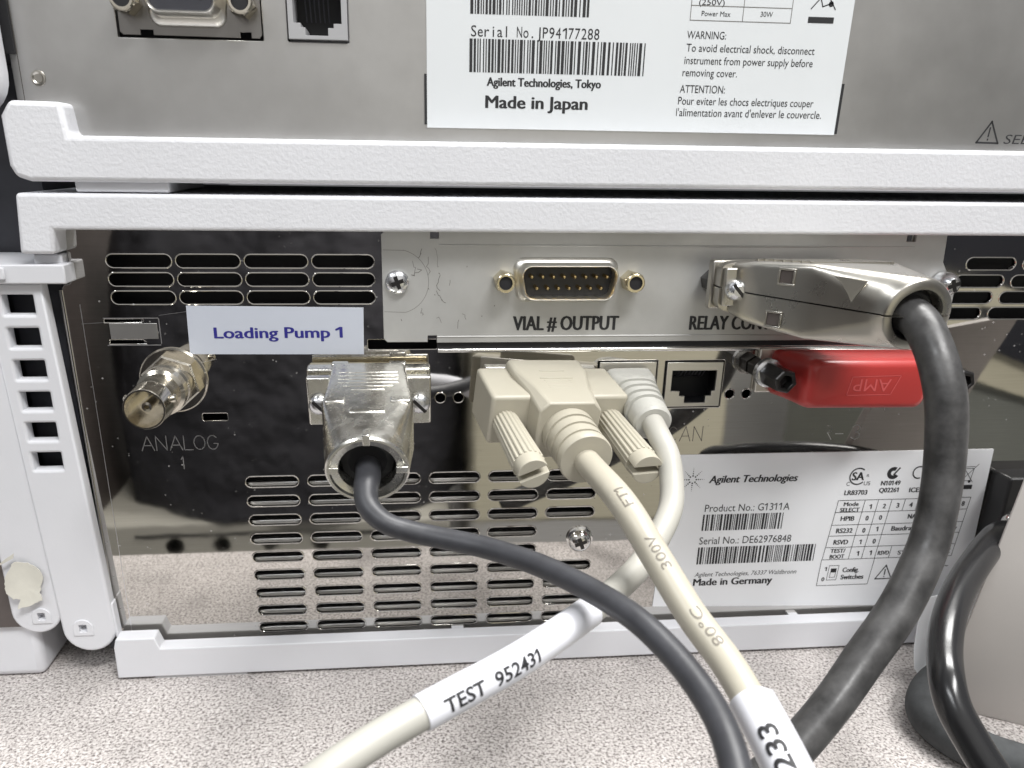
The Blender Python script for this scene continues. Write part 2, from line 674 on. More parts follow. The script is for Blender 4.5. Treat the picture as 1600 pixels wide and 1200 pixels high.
def hexpost(parent, name, p, axis, r, h, mat, bore=0.5):
    mb = MB()
    mb.lathe(p, axis, [(0, r), (h * 0.8, r), (h * 0.9, r * 0.93)], 6, phase=0.26)
    mb.lathe(Vector(p) + Vector(axis).normalized() * h * 0.85, axis, [(0, r * 0.92), (h * 0.12, r * 0.86), (h * 0.15, r * 0.78), (h * 0.15, r * 0.62)], 26, cap1=False)
    o = mb.build(name, mat, parent, angle=28)
    mb = MB()
    mb.lathe(Vector(p) + Vector(axis).normalized() * h * 0.85, axis, [(h * 0.149, r * 0.625), (h * 0.12, r * 0.58), (h * 0.057, r * 0.56), (h * 0.057, 0.01)], 20, cap0=False)
    mb.build('bore', 'dark_inside', o)  # near-black walls put the shade of the hole into the colour
    return o


def d_outline(cx, cz, w, h, r=1.8, taper=1.0, n=6):
    """D-subminiature outline, wide side up"""
    P = [(-w / 2 + taper, -h / 2), (w / 2 - taper, -h / 2), (w / 2, h / 2), (-w / 2, h / 2)]
    out = []
    for i in range(4):
        p, a, b = Vector(P[i]), Vector(P[i - 1]), Vector(P[(i + 1) % 4])
        u, v = (a - p).normalized(), (b - p).normalized()
        ang = u.angle(v)
        d = r / math.tan(ang / 2)
        c = p + (u + v).normalized() * (r / math.sin(ang / 2))
        s, e = p + u * d - c, p + v * d - c
        a0 = math.atan2(s.y, s.x)
        da = math.atan2(e.y, e.x) - a0
        while da > math.pi:
            da -= 2 * math.pi
        while da < -math.pi:
            da += 2 * math.pi
        for k in range(n + 1):
            t = a0 + da * k / n
            out.append((cx + c.x + r * math.cos(t), cz + c.y + r * math.sin(t)))
    return out


def d_rings(mb, specs, cap1=False):
    """loft of D outlines: (y, outline)"""
    mb.loft([[Vector((x, y, z)) for x, z in o] for y, o in specs], False, cap1)


# printed lines of the two labels: text, x, z, width, cap height, style
UPPER=[
  ('Serial No.JP94177288',16.98,169.15,30.60,2.27,'m'),
  ('Agilent Technologies, Tokyo',21.05,158.74,27.41,1.81,'b'),
  ('Made in Japan',20.83,153.92,24.63,2.68,'b'),
  ('(250V)',70.79,177.16,6.23,1.19,'r'),
  ('Power Max',71.68,174.85,7.03,1.07,'r'),
  ('30W',86.09,175.06,3.02,1.08,'r'),
  ('WARNING:',68.63,170.00,9.61,1.63,'r'),
  ('To avoid electrical shock, disconnect',68.76,167.24,32.02,1.66,'r'),
  ('instrument from power supply before',68.59,164.52,32.15,1.67,'r'),
  ('removing cover.',68.40,161.85,13.61,1.68,'r'),
  ('ATTENTION:',68.13,158.20,11.28,1.70,'r'),
  ('Pour eviter les chocs electriques couper',67.94,155.55,34.48,1.73,'r'),
  ("l'alimentation avant d'enlever le couvercle.",67.71,152.94,37.17,1.75,'r'),
]
LOWER=[
  ('Agilent Technologies',87.74,54.91,26.46,2.23,'bi'),
  ('Product No.: G1311A',87.49,45.69,25.97,2.29,'r'),
  ('Serial No.: DE62976848',86.96,35.01,28.57,2.36,'r'),
  ('Agilent Technologies, 76337 Waldbronn',86.82,24.05,32.06,1.44,'i'),
  ('Made in Germany',86.74,20.97,24.85,2.35,'b'),
  ('LR83703',129.82,49.97,7.05,1.46,'b'),
  ('N10149',140.73,52.80,5.98,1.45,'b'),
  ('Q02261',140.58,50.53,6.00,1.46,'b'),
  ('ICES-001',150.09,50.36,7.73,1.47,'b'),
  ('C',129.89,52.94,1.00,1.24,'r'),
  ('US',135.26,52.99,2.01,1.24,'r'),
  ('R',135.74,55.67,0.80,0.82,'r'),
  ('Mode',130.30,46.33,4.61,1.26,'b'),
  ('SELECT',129.44,44.45,6.05,1.27,'b'),
  ('1',138.57,45.21,0.61,1.48,'b'),
  ('2',142.81,45.29,0.82,1.48,'b'),
  ('3',147.07,45.38,0.82,1.49,'b'),
  ('4',151.13,45.48,1.03,1.49,'b'),
  ('8',168.01,45.42,0.83,1.50,'b'),
  ('HPIB',130.18,41.48,4.24,1.49,'b'),
  ('0',138.09,41.40,0.82,1.50,'b'),
  ('0',142.35,41.48,0.82,1.50,'b'),
  ('NA',151.54,41.61,2.48,1.51,'b'),
  ('RS232',129.48,37.43,5.08,1.51,'b'),
  ('0',137.85,37.33,0.82,1.52,'b'),
  ('1',142.10,37.63,0.62,1.52,'b'),
  ('Baudrate',147.06,37.68,8.18,1.52,'b'),
  ('Parity',163.29,37.32,4.95,1.53,'b'),
  ('RSVD',129.36,33.54,4.49,1.53,'b'),
  ('1',137.57,33.44,0.62,1.53,'b'),
  ('0',141.88,33.51,0.83,1.54,'b'),
  ('TEST/',128.83,30.72,4.71,1.32,'b'),
  ('BOOT',128.98,28.73,4.52,1.33,'b'),
  ('1',137.49,29.49,0.62,1.55,'b'),
  ('1',141.61,29.57,0.63,1.55,'b'),
  ('RSVD',144.33,29.53,3.52,1.33,'b'),
  ('SYS',150.79,29.41,3.79,1.34,'b'),
  ('C',166.57,29.34,1.28,1.57,'b'),
  ('1',128.06,24.51,0.62,1.34,'b'),
  ('0',127.64,20.94,0.84,1.36,'b'),
  ('Config.',133.98,23.87,5.20,1.58,'b'),
  ('Switches',133.80,21.36,7.32,1.59,'b'),
  ('V~',165.84,24.29,2.52,1.59,'b'),
]

# ================================================================== setting
bench = MB()
bench.box(-700, 700, -73, 500, -30, 0)
structure(bench.build('bench_top', 'bench_laminate', bevel=1.5))

# the side of the aisle behind the camera, seen only as reflections in the polished panel
mb = MB()
mb.box(-2500, 2500, -1500, -1480, -800, 1700)
structure(mb.build('room_wall', 'room_grey'))
mb = MB()
mb.box(-2500, 2500, -1480, 500, -820, -800)
structure(mb.build('floor', 'floor_grey'))
lad = thing('aisle_cabinet', 'cream cabinet across the aisle mirrored in the polished rear panel', 'cabinet', (270, -850, -800))
mb = MB()
mb.box(90, 448, -1150, -800, -345, 60)
mb.build('cabinet_body', 'cabinet_cream', lad, bevel=6)
mb = MB()
mb.box(90, 448, -1150, -802, -800, -345)
mb.build('plinth', 'room_grey', lad)
dr = thing('drawer_unit', 'low cream drawer front with black pulls mirrored in the lower left panel', 'drawers', (-230, -800, -800))
mb = MB()
mb.box(-480, 60, -1000, -800, -800, -332)
mb.build('drawer_body', 'strip_cream', dr, bevel=3)
mb = MB()
mb.box(-370, 60, -803, -799, -352, -348)
mb.build('drawer_gap', 'dark_inside', dr)
for k, x in enumerate((-318, -255, -190, -120)):
    mb = MB()
    mb.lathe((x, -800, -366), (0, -1, 0), [(0, 12), (10, 11), (16, 7), (17, 0.01)], 20)
    mb.build('drawer_pull', 'black_plastic', dr)
mb = MB()
rings = []
for z, k in ((-330, 1.0), (-200, 1.02), (-80, 0.98), (20, 0.94), (75, 0.88)):
    ring = []
    for i in range(72):
        t = 2 * math.pi * i / 72
        fold = 1 + 0.025 * math.sin(9 * t + z * 0.013) + 0.015 * math.sin(17 * t)
        ring.append(Vector((-160 + math.cos(t) * 245 * k * fold, -940 + math.sin(t) * 150 * k * fold, z)))
    rings.append(ring)
mb.loft(rings)
tag(mb.build('torso_stand_in', 'navy_cloth', at=(-160, -940, -332)), 'navy stand-in for the person behind the camera, added for the dark reflection', 'stand-in')  # folded form added in place of the person at the camera
rk = thing('instrument_rack', 'dark instrument with a cream window frame mirrored at the right end of the panel', 'instrument', (880, -850, -800))
mb = MB()
mb.box(690, 1250, -1100, -820, -800, -90)
mb.build('rack_body', 'rack_green', rk, bevel=4)
mb = MB()
mb.box(690, 1250, -1100, -822, -88, 150)
mb.build('rack_top', 'chassis_dark', rk, bevel=4)
mb = MB()
mb.prism([(728, -120), (1100, -230), (1100, -70), (728, 5)], -812, -820)
mb.build('window_frame', 'cabinet_cream', rk)
mb = MB()
mb.prism([(790, -90), (900, -128), (900, -62), (790, -38)], -806, -812)
mb.build('display_window', 'chassis_dark', rk)
mb = MB()
mb.prism([(918, -136), (1080, -188), (1080, -85), (918, -66)], -806, -812)
mb.build('display_window', 'chassis_dark', rk)
mb = MB()
mb.box(690, 1000, -1000, -822, 152, 168)
mb.build('cream_shelf', 'cabinet_cream', rk)
mo = MB()
mo.box(600, 1100, -960, -850, 185, 330)
tag(mo.build('dark_reflection_block', 'chassis_dark', bevel=8, at=(850, -900, 168)), 'dark block added out of view, its reflection dulls the right of the upper panel', 'monitor')  # invented block, put there to darken the upper panel's right end
mb = MB()
mb.box(-1300, -425, -1100, -830, -800, 190)
tag(mb.build('added_dark_backing', 'brown_dark', bevel=5, at=(-860, -960, -800)), 'dark brown backing added out of view to darken the left edge of the panel', 'cupboard')  # made-up backing that darkens the panel's left reflection

# ================================================================== lower module
low = thing('lower_instrument', 'lower white instrument on the speckled bench, polished vented rear panel full of plugs', 'instrument', (85, 0, 0))

# top bezel with its short left leg
mb = MB()
mb.prism([(-88.6, 120.0), (-80.7, 120.0), (-80.2, 125.6), (258, 125.4), (258, 133.7), (-87.4, 133.7)], -7, 60)
mb.build('top_bezel', 'bezel_plastic', low, bevel=0.9, seg=3)
mb = MB()
mb.box(-87.5, -81.0, -3.0, 30, 117.2, 119.6)
mb.build('bezel_clip', 'cover_plastic', low, bevel=0.4)
# base tray: stepped front lip
mb = MB()
mb.prism([(-83.2, 0.9), (258, 0.9), (258, 10.2), (-70.4, 10.2), (-71.6, 13.8), (-82.2, 13.8), (-83.0, 11.0)], -6.2, -1.4)
mb.box(-82, 258, -1.4, 120, 0.9, 4.0)
mb.prism([(-82.9, 13.0), (-82.0, 13.0), (-82.4, 24), (-83.1, 24)], -3.8, -0.6)
mb.build('base_tray', 'cover_plastic', low, bevel=0.5)
for x in (-60, 240):
    mb = MB()
    mb.box(x - 13, x + 13, -5.6, 40, 0, 1.2)
    mb.build('foot', 'foot_rubber', low)
for x0, x1 in ((13.0, 16.6), (118.5, 121.5)):
    mb = MB()
    mb.box(x0, x1, -2.2, 0.2, 7.0, 9.9)
    mb.build('lip_tab', 'cover_plastic', low)

# rear panel with real vents
outer = [(-83.4, 6.0), (258, 6.0), (258, 128), (-80.9, 128), (-80.9, 112.8), (-81.4, 112.2), (-82.6, 112.0), (-83.4, 111.2)]
holes = []
for k in range(4):
    for z in (117.7, 113.2, 108.7):
        holes.append(slot(-64.2 + 16.53 * k, z, 15.2, 2.9))
for k in range(6):
    for j in range(9):
        if k == 5 and j in (3, 4):
            continue
        holes.append(slot(-36.5 + 16.75 * k, 58.35 - 5.79 * j, 13.9, 2.85))
for j, (x, z) in enumerate(((159.6, 117.5), (157.3, 112.8), (155.0, 108.35), (152.7, 104.0))):
    for k in range(4):
        holes.append(slot(x + 16.5 * k, z, 14.0, 2.9))
for x in (9.8, 14.7, 90.6, 95.4):
    holes.append(disc(x, 81.7, 1.25))
holes.append(rrect(-53.0, -46.7, 76.3, 78.1, 0.3))
holes.append(rrect(52.6, 69.2, 77.7, 91.5, 0.3))
holes.append(rrect(71.4, 88.1, 77.9, 91.3, 0.3))
holes.append(rrect(-9.0, 8.9, 95.2, 97.6, 0.2))
# knock-out: a flap held by two small webs
holes.append([(-74.4, 102.6), (-65.6, 102.6), (-65.0, 103.0), (-65.0, 103.3), (-74.4, 103.3)])
holes.append([(-73.8, 97.1), (-65.0, 97.1), (-65.0, 97.5), (-65.8, 98.0), (-73.8, 98.0)])
mb = MB()
v, f = sheet(outer, holes, 1.5, 0.25)
mb.add(v, f)


def rim(poly, wd, ht):
    """raised rounded edge of a punched vent"""
    n = len(poly)
    P = [Vector((x, 0, z)) for x, z in poly]
    vs_ = []
    for i in range(n):
        t = (P[(i + 1) % n] - P[i - 1]).normalized()
        nn = Vector((t.z, 0, -t.x))
        vs_ += [P[i] + nn * (0.02 + wd * (0.5 - 0.5 * math.cos(a))) + Vector((0, -ht * math.sin(a), 0)) for a in [math.pi * k / 4 for k in range(5)]]
    fs = []
    for i in range(n):
        j = (i + 1) % n
        for k in range(4):
            fs.append((i * 5 + k, i * 5 + k + 1, j * 5 + k + 1, j * 5 + k))
    mb.add(vs_, fs)


for h in holes:
    if len(h) == 18:
        rim(h, 0.42, 0.16)
for x in (9.8, 14.7, 90.6, 95.4):
    rim(disc(x, 81.7, 1.25), 0.35, 0.15)
rp = mb.build('rear_panel', 'polished_steel', low, angle=32)
for j in range(9):
    mb = MB()
    z = 58.35 - 5.79 * j
    mb.box(-46, 57, 1.52, 3.3, z - 2.0, z - 0.75)
    mb.build('louvre', 'brushed_steel', rp, bevel=0.25)
# folded left flange of the panel and its score line
mb = MB()
mb.tube([(-83.7, 0.9, 8), (-83.7, 0.9, 60), (-83.7, 0.9, 110.6)], 0.9, 12)
mb.build('panel_fold', 'polished_steel', low)
mb = MB()
put_lines(mb, [((-79.7, 8), (-79.7, 107))], 0.16, -0.02)
mb.build('score_line', 'engraved_metal', low)
mb = MB()
mb.box(-84, 258, 16, 118, 4.2, 124)
mb.build('inner_shield', 'dark_inside', low)
mb = MB()
mb.box(-88, -84.6, 4, 118, 4.2, 118)
mb.build('side_wall', 'chassis_dark', low)
# bright folded lip of the card opening
mb = MB()
mb.tube([(9.2, -0.15, 94.75), (60, -0.15, 94.7), (112, -0.15, 94.6), (142, -0.15, 94.5)], lambda t: 0.62 if t < 0.7 else 0.62 - 0.4 * (t - 0.7) / 0.3, 12)
mb.build('opening_lip', 'bright_metal', low)
mb = MB()
mb.box(9.0, 140, -0.12, -0.02, 95.35, 97.2)
mb.build('opening_gap', 'dark_inside', low)

# interface plate
po = [(-4.9, 98.2), (-4.0, 97.2), (6.5, 97.2), (6.5, 98.9), (8.9, 98.9), (8.9, 97.0), (150, 97.0), (150, 110), (145.0, 118), (144.6, 125.2), (136, 125.2), (136, 123.3), (133.4, 123.3), (133.4, 125.2), (9.5, 125.2), (9.5, 123.4), (7.3, 123.4), (7.3, 125.2), (-4.0, 125.2), (-4.9, 124.4)]
v, f = sheet(po, [d_outline(42.6, 113.2, 24, 7.5)], 0.9, 0.12)
mb = MB(Matrix.Translation((0, -1.0, 0)))
mb.add(v, f)
plate = mb.build('interface_plate', 'zinc_plate', low, angle=30)
mb = MB()
mb.tube([(9.5, -1.0, 121.9), (70, -1.0, 121.9), (136, -1.0, 121.9)], 0.22, 8)
mb.tube([(9.0, -1.0, 98.6), (70, -1.0, 98.6), (136, -1.0, 98.5)], 0.2, 8)
mb.build('plate_crease', 'zinc_plate', plate)
mb = MB()
put_text(mb, 'VIAL # OUTPUT', 28.98, 100.2, 28.0, 3.67, 'b', -1.06)
put_text(mb, 'RELAY CONTACTS', 76.65, 100.1, 31.5, 3.67, 'b', -1.06)
mb.build('lettering', 'print_black', plate)
# pencil scribbles and the scored arc round the screw
rnd = random.Random(3)
mb = MB()
put_ring(mb, -1.2, 112.8, 8.0, 8.1, -75, 78, -1.03)
put_lines(mb, [((-4.5, 120.7), (0.6, 120.6)), ((-4.5, 105.2), (0.8, 105.0))], 0.1, -1.03)
mb.build('scored_arc', 'print_grey', plate)
mb = MB()


def scribble(pts, w=0.11):
    put_lines(mb, list(zip(pts[:-1], pts[1:])), w, -1.04)


for x, z, n, a in ((5.2, 121, 5, 0.5), (6.8, 119, 6, 0.7), (8.6, 121, 7, 0.4), (9.8, 114.5, 6, 0.8), (8.8, 110.5, 5, 0.7), (5.0, 106, 5, 0.4), (8.8, 103.5, 4, 0.5), (4.0, 116, 6, 1.0), (15.5, 104.6, 3, 0.8), (2.8, 118, 4, 0.9), (12.3, 113, 3, 0.2), (14.6, 103, 3, 0.25)):
    pts = [(x, z)]
    for q in range(n):
        x += rnd.uniform(-a, a * 1.1)
        z -= rnd.uniform(-0.2, 1.2)
        pts.append((x, z))
    scribble(pts, rnd.uniform(0.06, 0.14))
for q in range(9):
    x, z = rnd.uniform(-1, 30), rnd.uniform(102, 122)
    scribble([(x, z), (x + rnd.uniform(-0.2, 0.3), z - rnd.uniform(0.1, 0.4))], 0.16)
mb.build('pen_scribble', 'print_grey', plate)
screw_head(plate, 'plate_screw', (-1.1, -1.0, 112.8), (0, -1, 0), 3.0, 1.9, 'screw_zinc')
screw_head(plate, 'plate_screw', (145.6, -1.4, 112.6), (0, -1, 0), 3.1, 5.0, 'screw_zinc')

# the 15-pin port beside the lettering
port = MB()
cx, cz = 42.4, 113.2
d_rings(port, [(-1.0, d_outline(cx - 0.2, cz + 0.1, 28.2, 11.4, 2.8, 1.5)), (-1.7, d_outline(cx - 0.2, cz + 0.1, 27.8, 11.0, 2.8, 1.5)), (-2.2, d_outline(cx - 0.1, cz, 26.2, 9.5, 2.6, 1.5)), (-6.2, d_outline(cx, cz, 25.6, 8.8, 2.5, 1.5)),
               (-6.4, d_outline(cx, cz, 25.2, 8.4, 2.4, 1.5)), (-6.2, d_outline(cx, cz, 24.8, 8.0, 2.3, 1.5)), (-1.4, d_outline(cx, cz, 24.6, 7.8, 2.2, 1.5))])
vp = port.build('pin_port', 'tin_shell', low, angle=50)
mb = MB()
d_rings(mb, [(-0.3, d_outline(cx, cz, 24.7, 7.9, 2.2, 1.5)), (-1.8, d_outline(cx, cz, 24.7, 7.9, 2.2, 1.5))], True)
mb.build('insulator', 'black_plastic', vp)
for row, n, z in ((0, 8, 1.42), (1, 7, -1.42)):
    for k in range(n):
        x = cx + (k - (n - 1) / 2) * 2.76
        mb = MB()
        mb.lathe((x, -1.7, cz + z), (0, -1, 0), [(0, 0.5), (3.4, 0.5), (3.9, 0.3), (4.0, 0.01)], 10)
        mb.build('pin', 'gold_pin', vp)
for x in (25.95, 59.25):
    hexpost(vp, 'jack_post', (x, -1.0, 113.25), (0, -1, 0), 2.75, 5.8, 'brass')
# relay port posts (the plug itself is a thing of its own)
for x in (80.8, 114.1):
    hexpost(low, 'jack_post', (x, -1.0, 113.3), (0, -1, 0), 2.75, 5.6, 'black_metal')

# knock-out flap surface detail and scratches
mb = MB()
mb.box(-65.6, -65.0, 0.2, 1.0, 102.4, 103.5)
mb.box(-65.6, -64.9, 0.2, 1.0, 96.9, 98.1)
mb.build('knockout_web', 'bright_metal', low)
mb = MB()
mb.box(-73.4, -61.8, -0.12, 0.5, 98.3, 102.3)
mb.build('knockout_flap', 'brushed_steel', low, bevel=0.08)
mb = MB()
mb.box(-65.5, -65.1, 0.3, 0.8, 102.5, 103.4)
mb.build('knockout_web', 'bright_metal', low)
mb = MB()
put_lines(mb, [((-74.6, 103.6), (-61.4, 103.6)), ((-61.2, 103.4), (-61.2, 97.2)), ((-74.4, 96.7), (-61.5, 96.7))], 0.22, -0.03)
mb.build('knockout_outline', 'engraved_metal', low)
mb = MB()
put_lines(mb, [((-61, 104.3), (-54.3, 105.2)), ((-80, 102.2), (-74.9, 102.5)), ((-52, 92.0), (-48, 92.9))], 0.07, -0.02)
mb.build('scratch', 'engraved_metal', low)

# engraved port names
mb = MB()


def strokes(ch, x, z, w, h):
    G = {'A': [((0, 0), (.5, 1)), ((.5, 1), (1, 0)), ((.18, .35), (.82, .35))], 'N': [((0, 0), (0, 1)), ((0, 1), (1, 0)), ((1, 0), (1, 1))],
         'L': [((0, 1), (0, 0)), ((0, 0), (1, 0))], '1': [((.3, 0), (.3, 1)), ((.3, 1), (0, .75))], '-': [((0, .4), (1, .4))]}
    arc = lambda a0, a1, cx=.5, cy=.5, rx=.5, ry=.5, n=10: [((cx + rx * math.cos(math.radians(a0 + (a1 - a0) * i / n)), cy + ry * math.sin(math.radians(a0 + (a1 - a0) * i / n))),
                                                          (cx + rx * math.cos(math.radians(a0 + (a1 - a0) * (i + 1) / n)), cy + ry * math.sin(math.radians(a0 + (a1 - a0) * (i + 1) / n)))) for i in range(n)]
    G['O'] = arc(0, 360)
    G['C'] = arc(45, 315)
    G['G'] = arc(45, 350) + [((1, .42), (.6, .42))]
    G['3'] = arc(150, -90, .4, .75, .5, .25) + arc(90, -150, .4, .25, .55, .25)
    G['R'] = arc(100, -80, .3, .75, .5, .25) + [((.3, .5), (.9, 0))]
    return [((x + a[0] * w, z + a[1] * h), (x + b[0] * w, z + b[1] * h)) for a, b in G[ch]]


for ch, x, w in (('A', -69.7, 3.2), ('N', -65.9, 2.7), ('A', -62.4, 3.2), ('L', -58.7, 2.2), ('O', -56.1, 2.9), ('G', -52.6, 2.8)):
    put_lines(mb, strokes(ch, x, 68.1, w, 4.0), 0.2, -0.02)
put_lines(mb, strokes('1', -59.9, 62.7, 1.6, 3.6), 0.22, -0.02)
mb.build('engraving', 'engraved_metal', low)
mb = MB()
for ch, x, w in (('R', 120.6, 2.4), ('-', 123.9, 2.2), ('3', 128.9, 2.4)):
    put_lines(mb, strokes(ch, x, 67.6, w, 4.2), 0.24, -0.02)
mb.build('engraving', 'engraved_metal', low)
mb = MB()
for ch, x, w in (('C', 74.2, 2.6), ('A', 77.6, 3.1), ('N', 81.5, 2.6)):
    put_lines(mb, strokes(ch, x, 67.9, w, 4.3), 0.2, -0.02)
mb.build('engraving', 'engraved_dark', low)

# aerial-type socket (coaxial), lower left
bnc = MB()
bnc.lathe((-59.2, 0, 87.5), (0, -1, 0), [(0, 8.6), (0.5, 8.6), (0.9, 8.2)], 36)
bnc.lathe((-59.2, -0.9, 87.5), (0, -1, 0), [(0, 7.4), (2.6, 7.4), (3.0, 6.9)], 6, phase=0.2)
bnc.lathe((-59.2, -3.0, 87.5), (0, -1, 0), [(0, 6.0), (5.2, 6.0), (5.8, 5.5), (6.2, 5.5), (6.6, 5.85), (9.4, 5.85), (10.0, 5.0), (16.0, 4.9), (16.4, 5.05), (17.0, 5.05), (17.4, 4.85), (22.6, 4.85), (22.9, 4.7), (22.9, 4.35), (14.5, 4.2), (14.5, 0.02)], 40)
bo = bnc.build('coaxial_socket', 'nickel_plug', low, angle=32)
for s in (-1, 1):
    mb = MB()
    mb.lathe((-59.2 + s * 4.7, -20.5, 88.4), (s, 0, 0.2), [(0, 0.95), (1.1, 0.95), (1.35, 0.6), (1.36, 0.01)], 14)
    mb.build('bayonet_lug', 'nickel_plug', bo)
mb = MB()
mb.lathe((-59.2, -17.6, 87.5), (0, -1, 0), [(0, 1.2), (6.2, 1.15), (6.3, 0.55), (3.0, 0.5), (3.0, 0.01)], 16)
mb.build('centre_contact', 'nickel_plug', bo)

# modular jacks
for x0, x1, z0, z1, mat in ((71.9, 87.7, 78.3, 90.9, 'tin_shell'), (53.1, 68.8, 78.1, 91.1, 'tin_shell')):
    w = x1 - x0
    hole = [(x0 + .09 * w, z0 + 4.6), (x0 + .36 * w, z0 + 4.6)]
    oo = [(x0 + .10 * w, z0 + 4.4), (x0 + .26 * w, z0 + 4.4), (x0 + .26 * w, z0 + 3.0), (x0 + .36 * w, z0 + 3.0), (x0 + .36 * w, z0 + 1.0), (x0 + .74 * w, z0 + 1.0), (x0 + .74 * w, z0 + 3.0), (x0 + .84 * w, z0 + 3.0), (x0 + .84 * w, z0 + 4.4), (x0 + .9 * w, z0 + 4.4), (x0 + .9 * w, z1 - 2.3), (x0 + .10 * w, z1 - 2.3)]
    v, f = sheet([(x0, z0), (x1, z0), (x1, z1), (x0, z1)], [oo], 0.9, 0.1)
    mb = MB(Matrix.Translation((0, -0.35, 0)))
    mb.add(v, f)
    jk = mb.build('network_jack', mat, low, angle=30)
    mb = MB()
    mb.box(x0, x1, 8.4, 10, z0, z1)
    mb.box(x0 - .2, x0 + .3, 0.6, 8.4, z0, z1)
    mb.box(x1 - .3, x1 + .2, 0.6, 8.4, z0, z1)
    mb.box(x0, x1, 0.6, 8.4, z0 - .2, z0 + .4)
    mb.box(x0, x1, 0.6, 8.4, z1 - .4, z1 + .2)
    mb.build('jack_interior', 'dark_inside', jk)  # black lining carries the shade deep in the opening
    for k in range(8):
        mb = MB()
        x = x0 + w * (.26 + .065 * k)
        mb.tube([(x, 0.8, z1 - 2.3), (x, 3.5, z1 - 4.8), (x, 7, z1 - 5.6)], 0.16, 6, 4)
        mb.build('contact', 'chassis_dark', jk)  # contacts coloured dark for the shade inside the jack

screw_head(low, 'panel_screw', (50.5, -0.1, 37.7), (0, -1, 0), 3.35, 2.6, 'bright_metal')
mb = MB()
mb.lathe((50.5, 0, 38.3), (0, -1, 0), [(0, 3.9), (0.5, 3.9), (0.7, 3.6)], 32)
mb.build('washer', 'bright_metal', low)

# power inlet at the right edge
mb = MB()
mb.box(175.6, 205, -7.5, 2, 29, 57)
inl = mb.build('power_inlet', 'black_plastic', low, bevel=0.8)
screw_head(inl, 'inlet_screw', (179.0, -7.5, 43.5), (0, -1, 0), 3.2, 2.4, 'bright_metal')

# identification label
lab = MB()
lab.add([(76.2, -0.3, 63.7), (174.0, -0.3, 63.6), (175.9, -0.3, 10.6), (74.7, -0.3, 14.2), (76.2, -0.02, 63.7), (174.0, -0.02, 63.6), (175.9, -0.02, 10.6), (74.7, -0.02, 14.2)],
        [(0, 1, 2, 3), (7, 6, 5, 4), (0, 4, 5, 1), (1, 5, 6, 2), (2, 6, 7, 3), (3, 7, 4, 0)])
lb = lab.build('identity_label', 'paper', low, smooth=False)
mb = MB()
for a in LOWER:
    put_text(mb, *a)
put_text(mb, 'SA', 131.3, 54.7, 3.6, 2.5, 'b')
mb.build('lettering', 'print_black', lb)
mb = MB()
put_bars(mb, 87.2, 112.3, 39.5, 44.8, 11, 0.26)
put_bars(mb, 86.9, 124.2, 28.3, 34.0, 12, 0.26)
mb.build('barcode', 'print_black', lb)
mb = MB()
T0, T1 = 48.2, 28.4
xs = [128.37, 136.78, 141.0, 145.23]
rows = [48.2, 44.3, 40.1, 36.45, 32.55, 28.4]
sl = lambda x, z: x - (48.2 - z) * 0.088
L = [((sl(128.37, z), z), (sl(170.41, z), z)) for z in rows]
L += [((sl(x, 48.2), 48.2), (sl(x, 28.4), 28.4)) for x in (128.37, 136.78, 141.0, 145.23, 170.41)]
L += [((sl(x, 48.2), 48.2), (sl(x, 44.3), 44.3)) for x in (149.5, 153.7, 157.9, 162.1, 166.2)]
L += [((sl(149.8, 32.5), 32.5), (sl(149.8, 28.4), 28.4)), ((126.5, 28.4), (126.3, 19.4)), ((126.3, 19.4), (142.9, 19.4)), ((142.9, 19.4), (143.6, 28.4))]
put_lines(mb, L, 0.17)
mb.build('table_grid', 'print_black', lb)
mb = MB()
put_ring(mb, 133.1, 55.9, 2.35, 2.75, 50, 315)
mb.build('printed_symbol', 'print_black', lb)
mb = MB()
put_ring(mb, 143.9, 56.7, 0.75, 1.95, 60, 330)
put_lines(mb, [((144.2, 56.3), (145.6, 58.2))], 0.5)
mb.build('printed_symbol', 'print_black', lb)
mb = MB()
put_ring(mb, 151.95, 56.7, 1.65, 2.05, 70, 290)
put_ring(mb, 156.4, 56.7, 1.65, 2.05, 70, 290)
put_lines(mb, [((154.6, 56.7), (156.0, 56.7))], 0.35)
mb.build('printed_symbol', 'print_black', lb)
mb = MB()
for q in range(8):
    a = math.pi * q / 4
    for r, sz in ((1.1, 0.42), (1.75, 0.34), (2.35, 0.27), (2.9, 0.2), (3.4, 0.15)):
        x, z = 82.7 + r * math.cos(a), 56.1 + r * math.sin(a) * 1.05
        put_ring(mb, x, z, 0.001, sz * 0.62, 0, 360, n=8)
mb.build('maker_emblem', 'print_black', lb)
mb = MB()
put_lines(mb, [((165.4, 58.6), (169.6, 53.2)), ((170.4, 58.9), (165.4, 53.2)), ((166.3, 57.6), (169.2, 57.6)), ((166.4, 57.4), (166.8, 53.6)), ((169.2, 57.4), (168.8, 53.6)), ((166.8, 53.7), (168.8, 53.7)), ((166.2, 58.1), (169.3, 58.2))], 0.17)
put_ring(mb, 168.6, 53.4, 0.001, 0.45)
mb.add([(165.9, -0.36, 50.9), (169.9, -0.36, 50.9), (169.9, -0.36, 52.3), (165.9, -0.36, 52.3)], [(0, 1, 2, 3)])
mb.build('printed_symbol', 'print_black', lb)
mb = MB()
put_lines(mb, [((145.1, 21.1), (150.4, 21.1)), ((150.4, 21.1), (147.9, 25.8)), ((147.9, 25.8), (145.1, 21.1))], 0.35)
put_lines(mb, [((147.9, 24.3), (147.9, 22.6)), ((147.9, 21.9), (147.9, 21.8))], 0.36)
mb.build('printed_symbol', 'print_black', lb)
mb = MB()
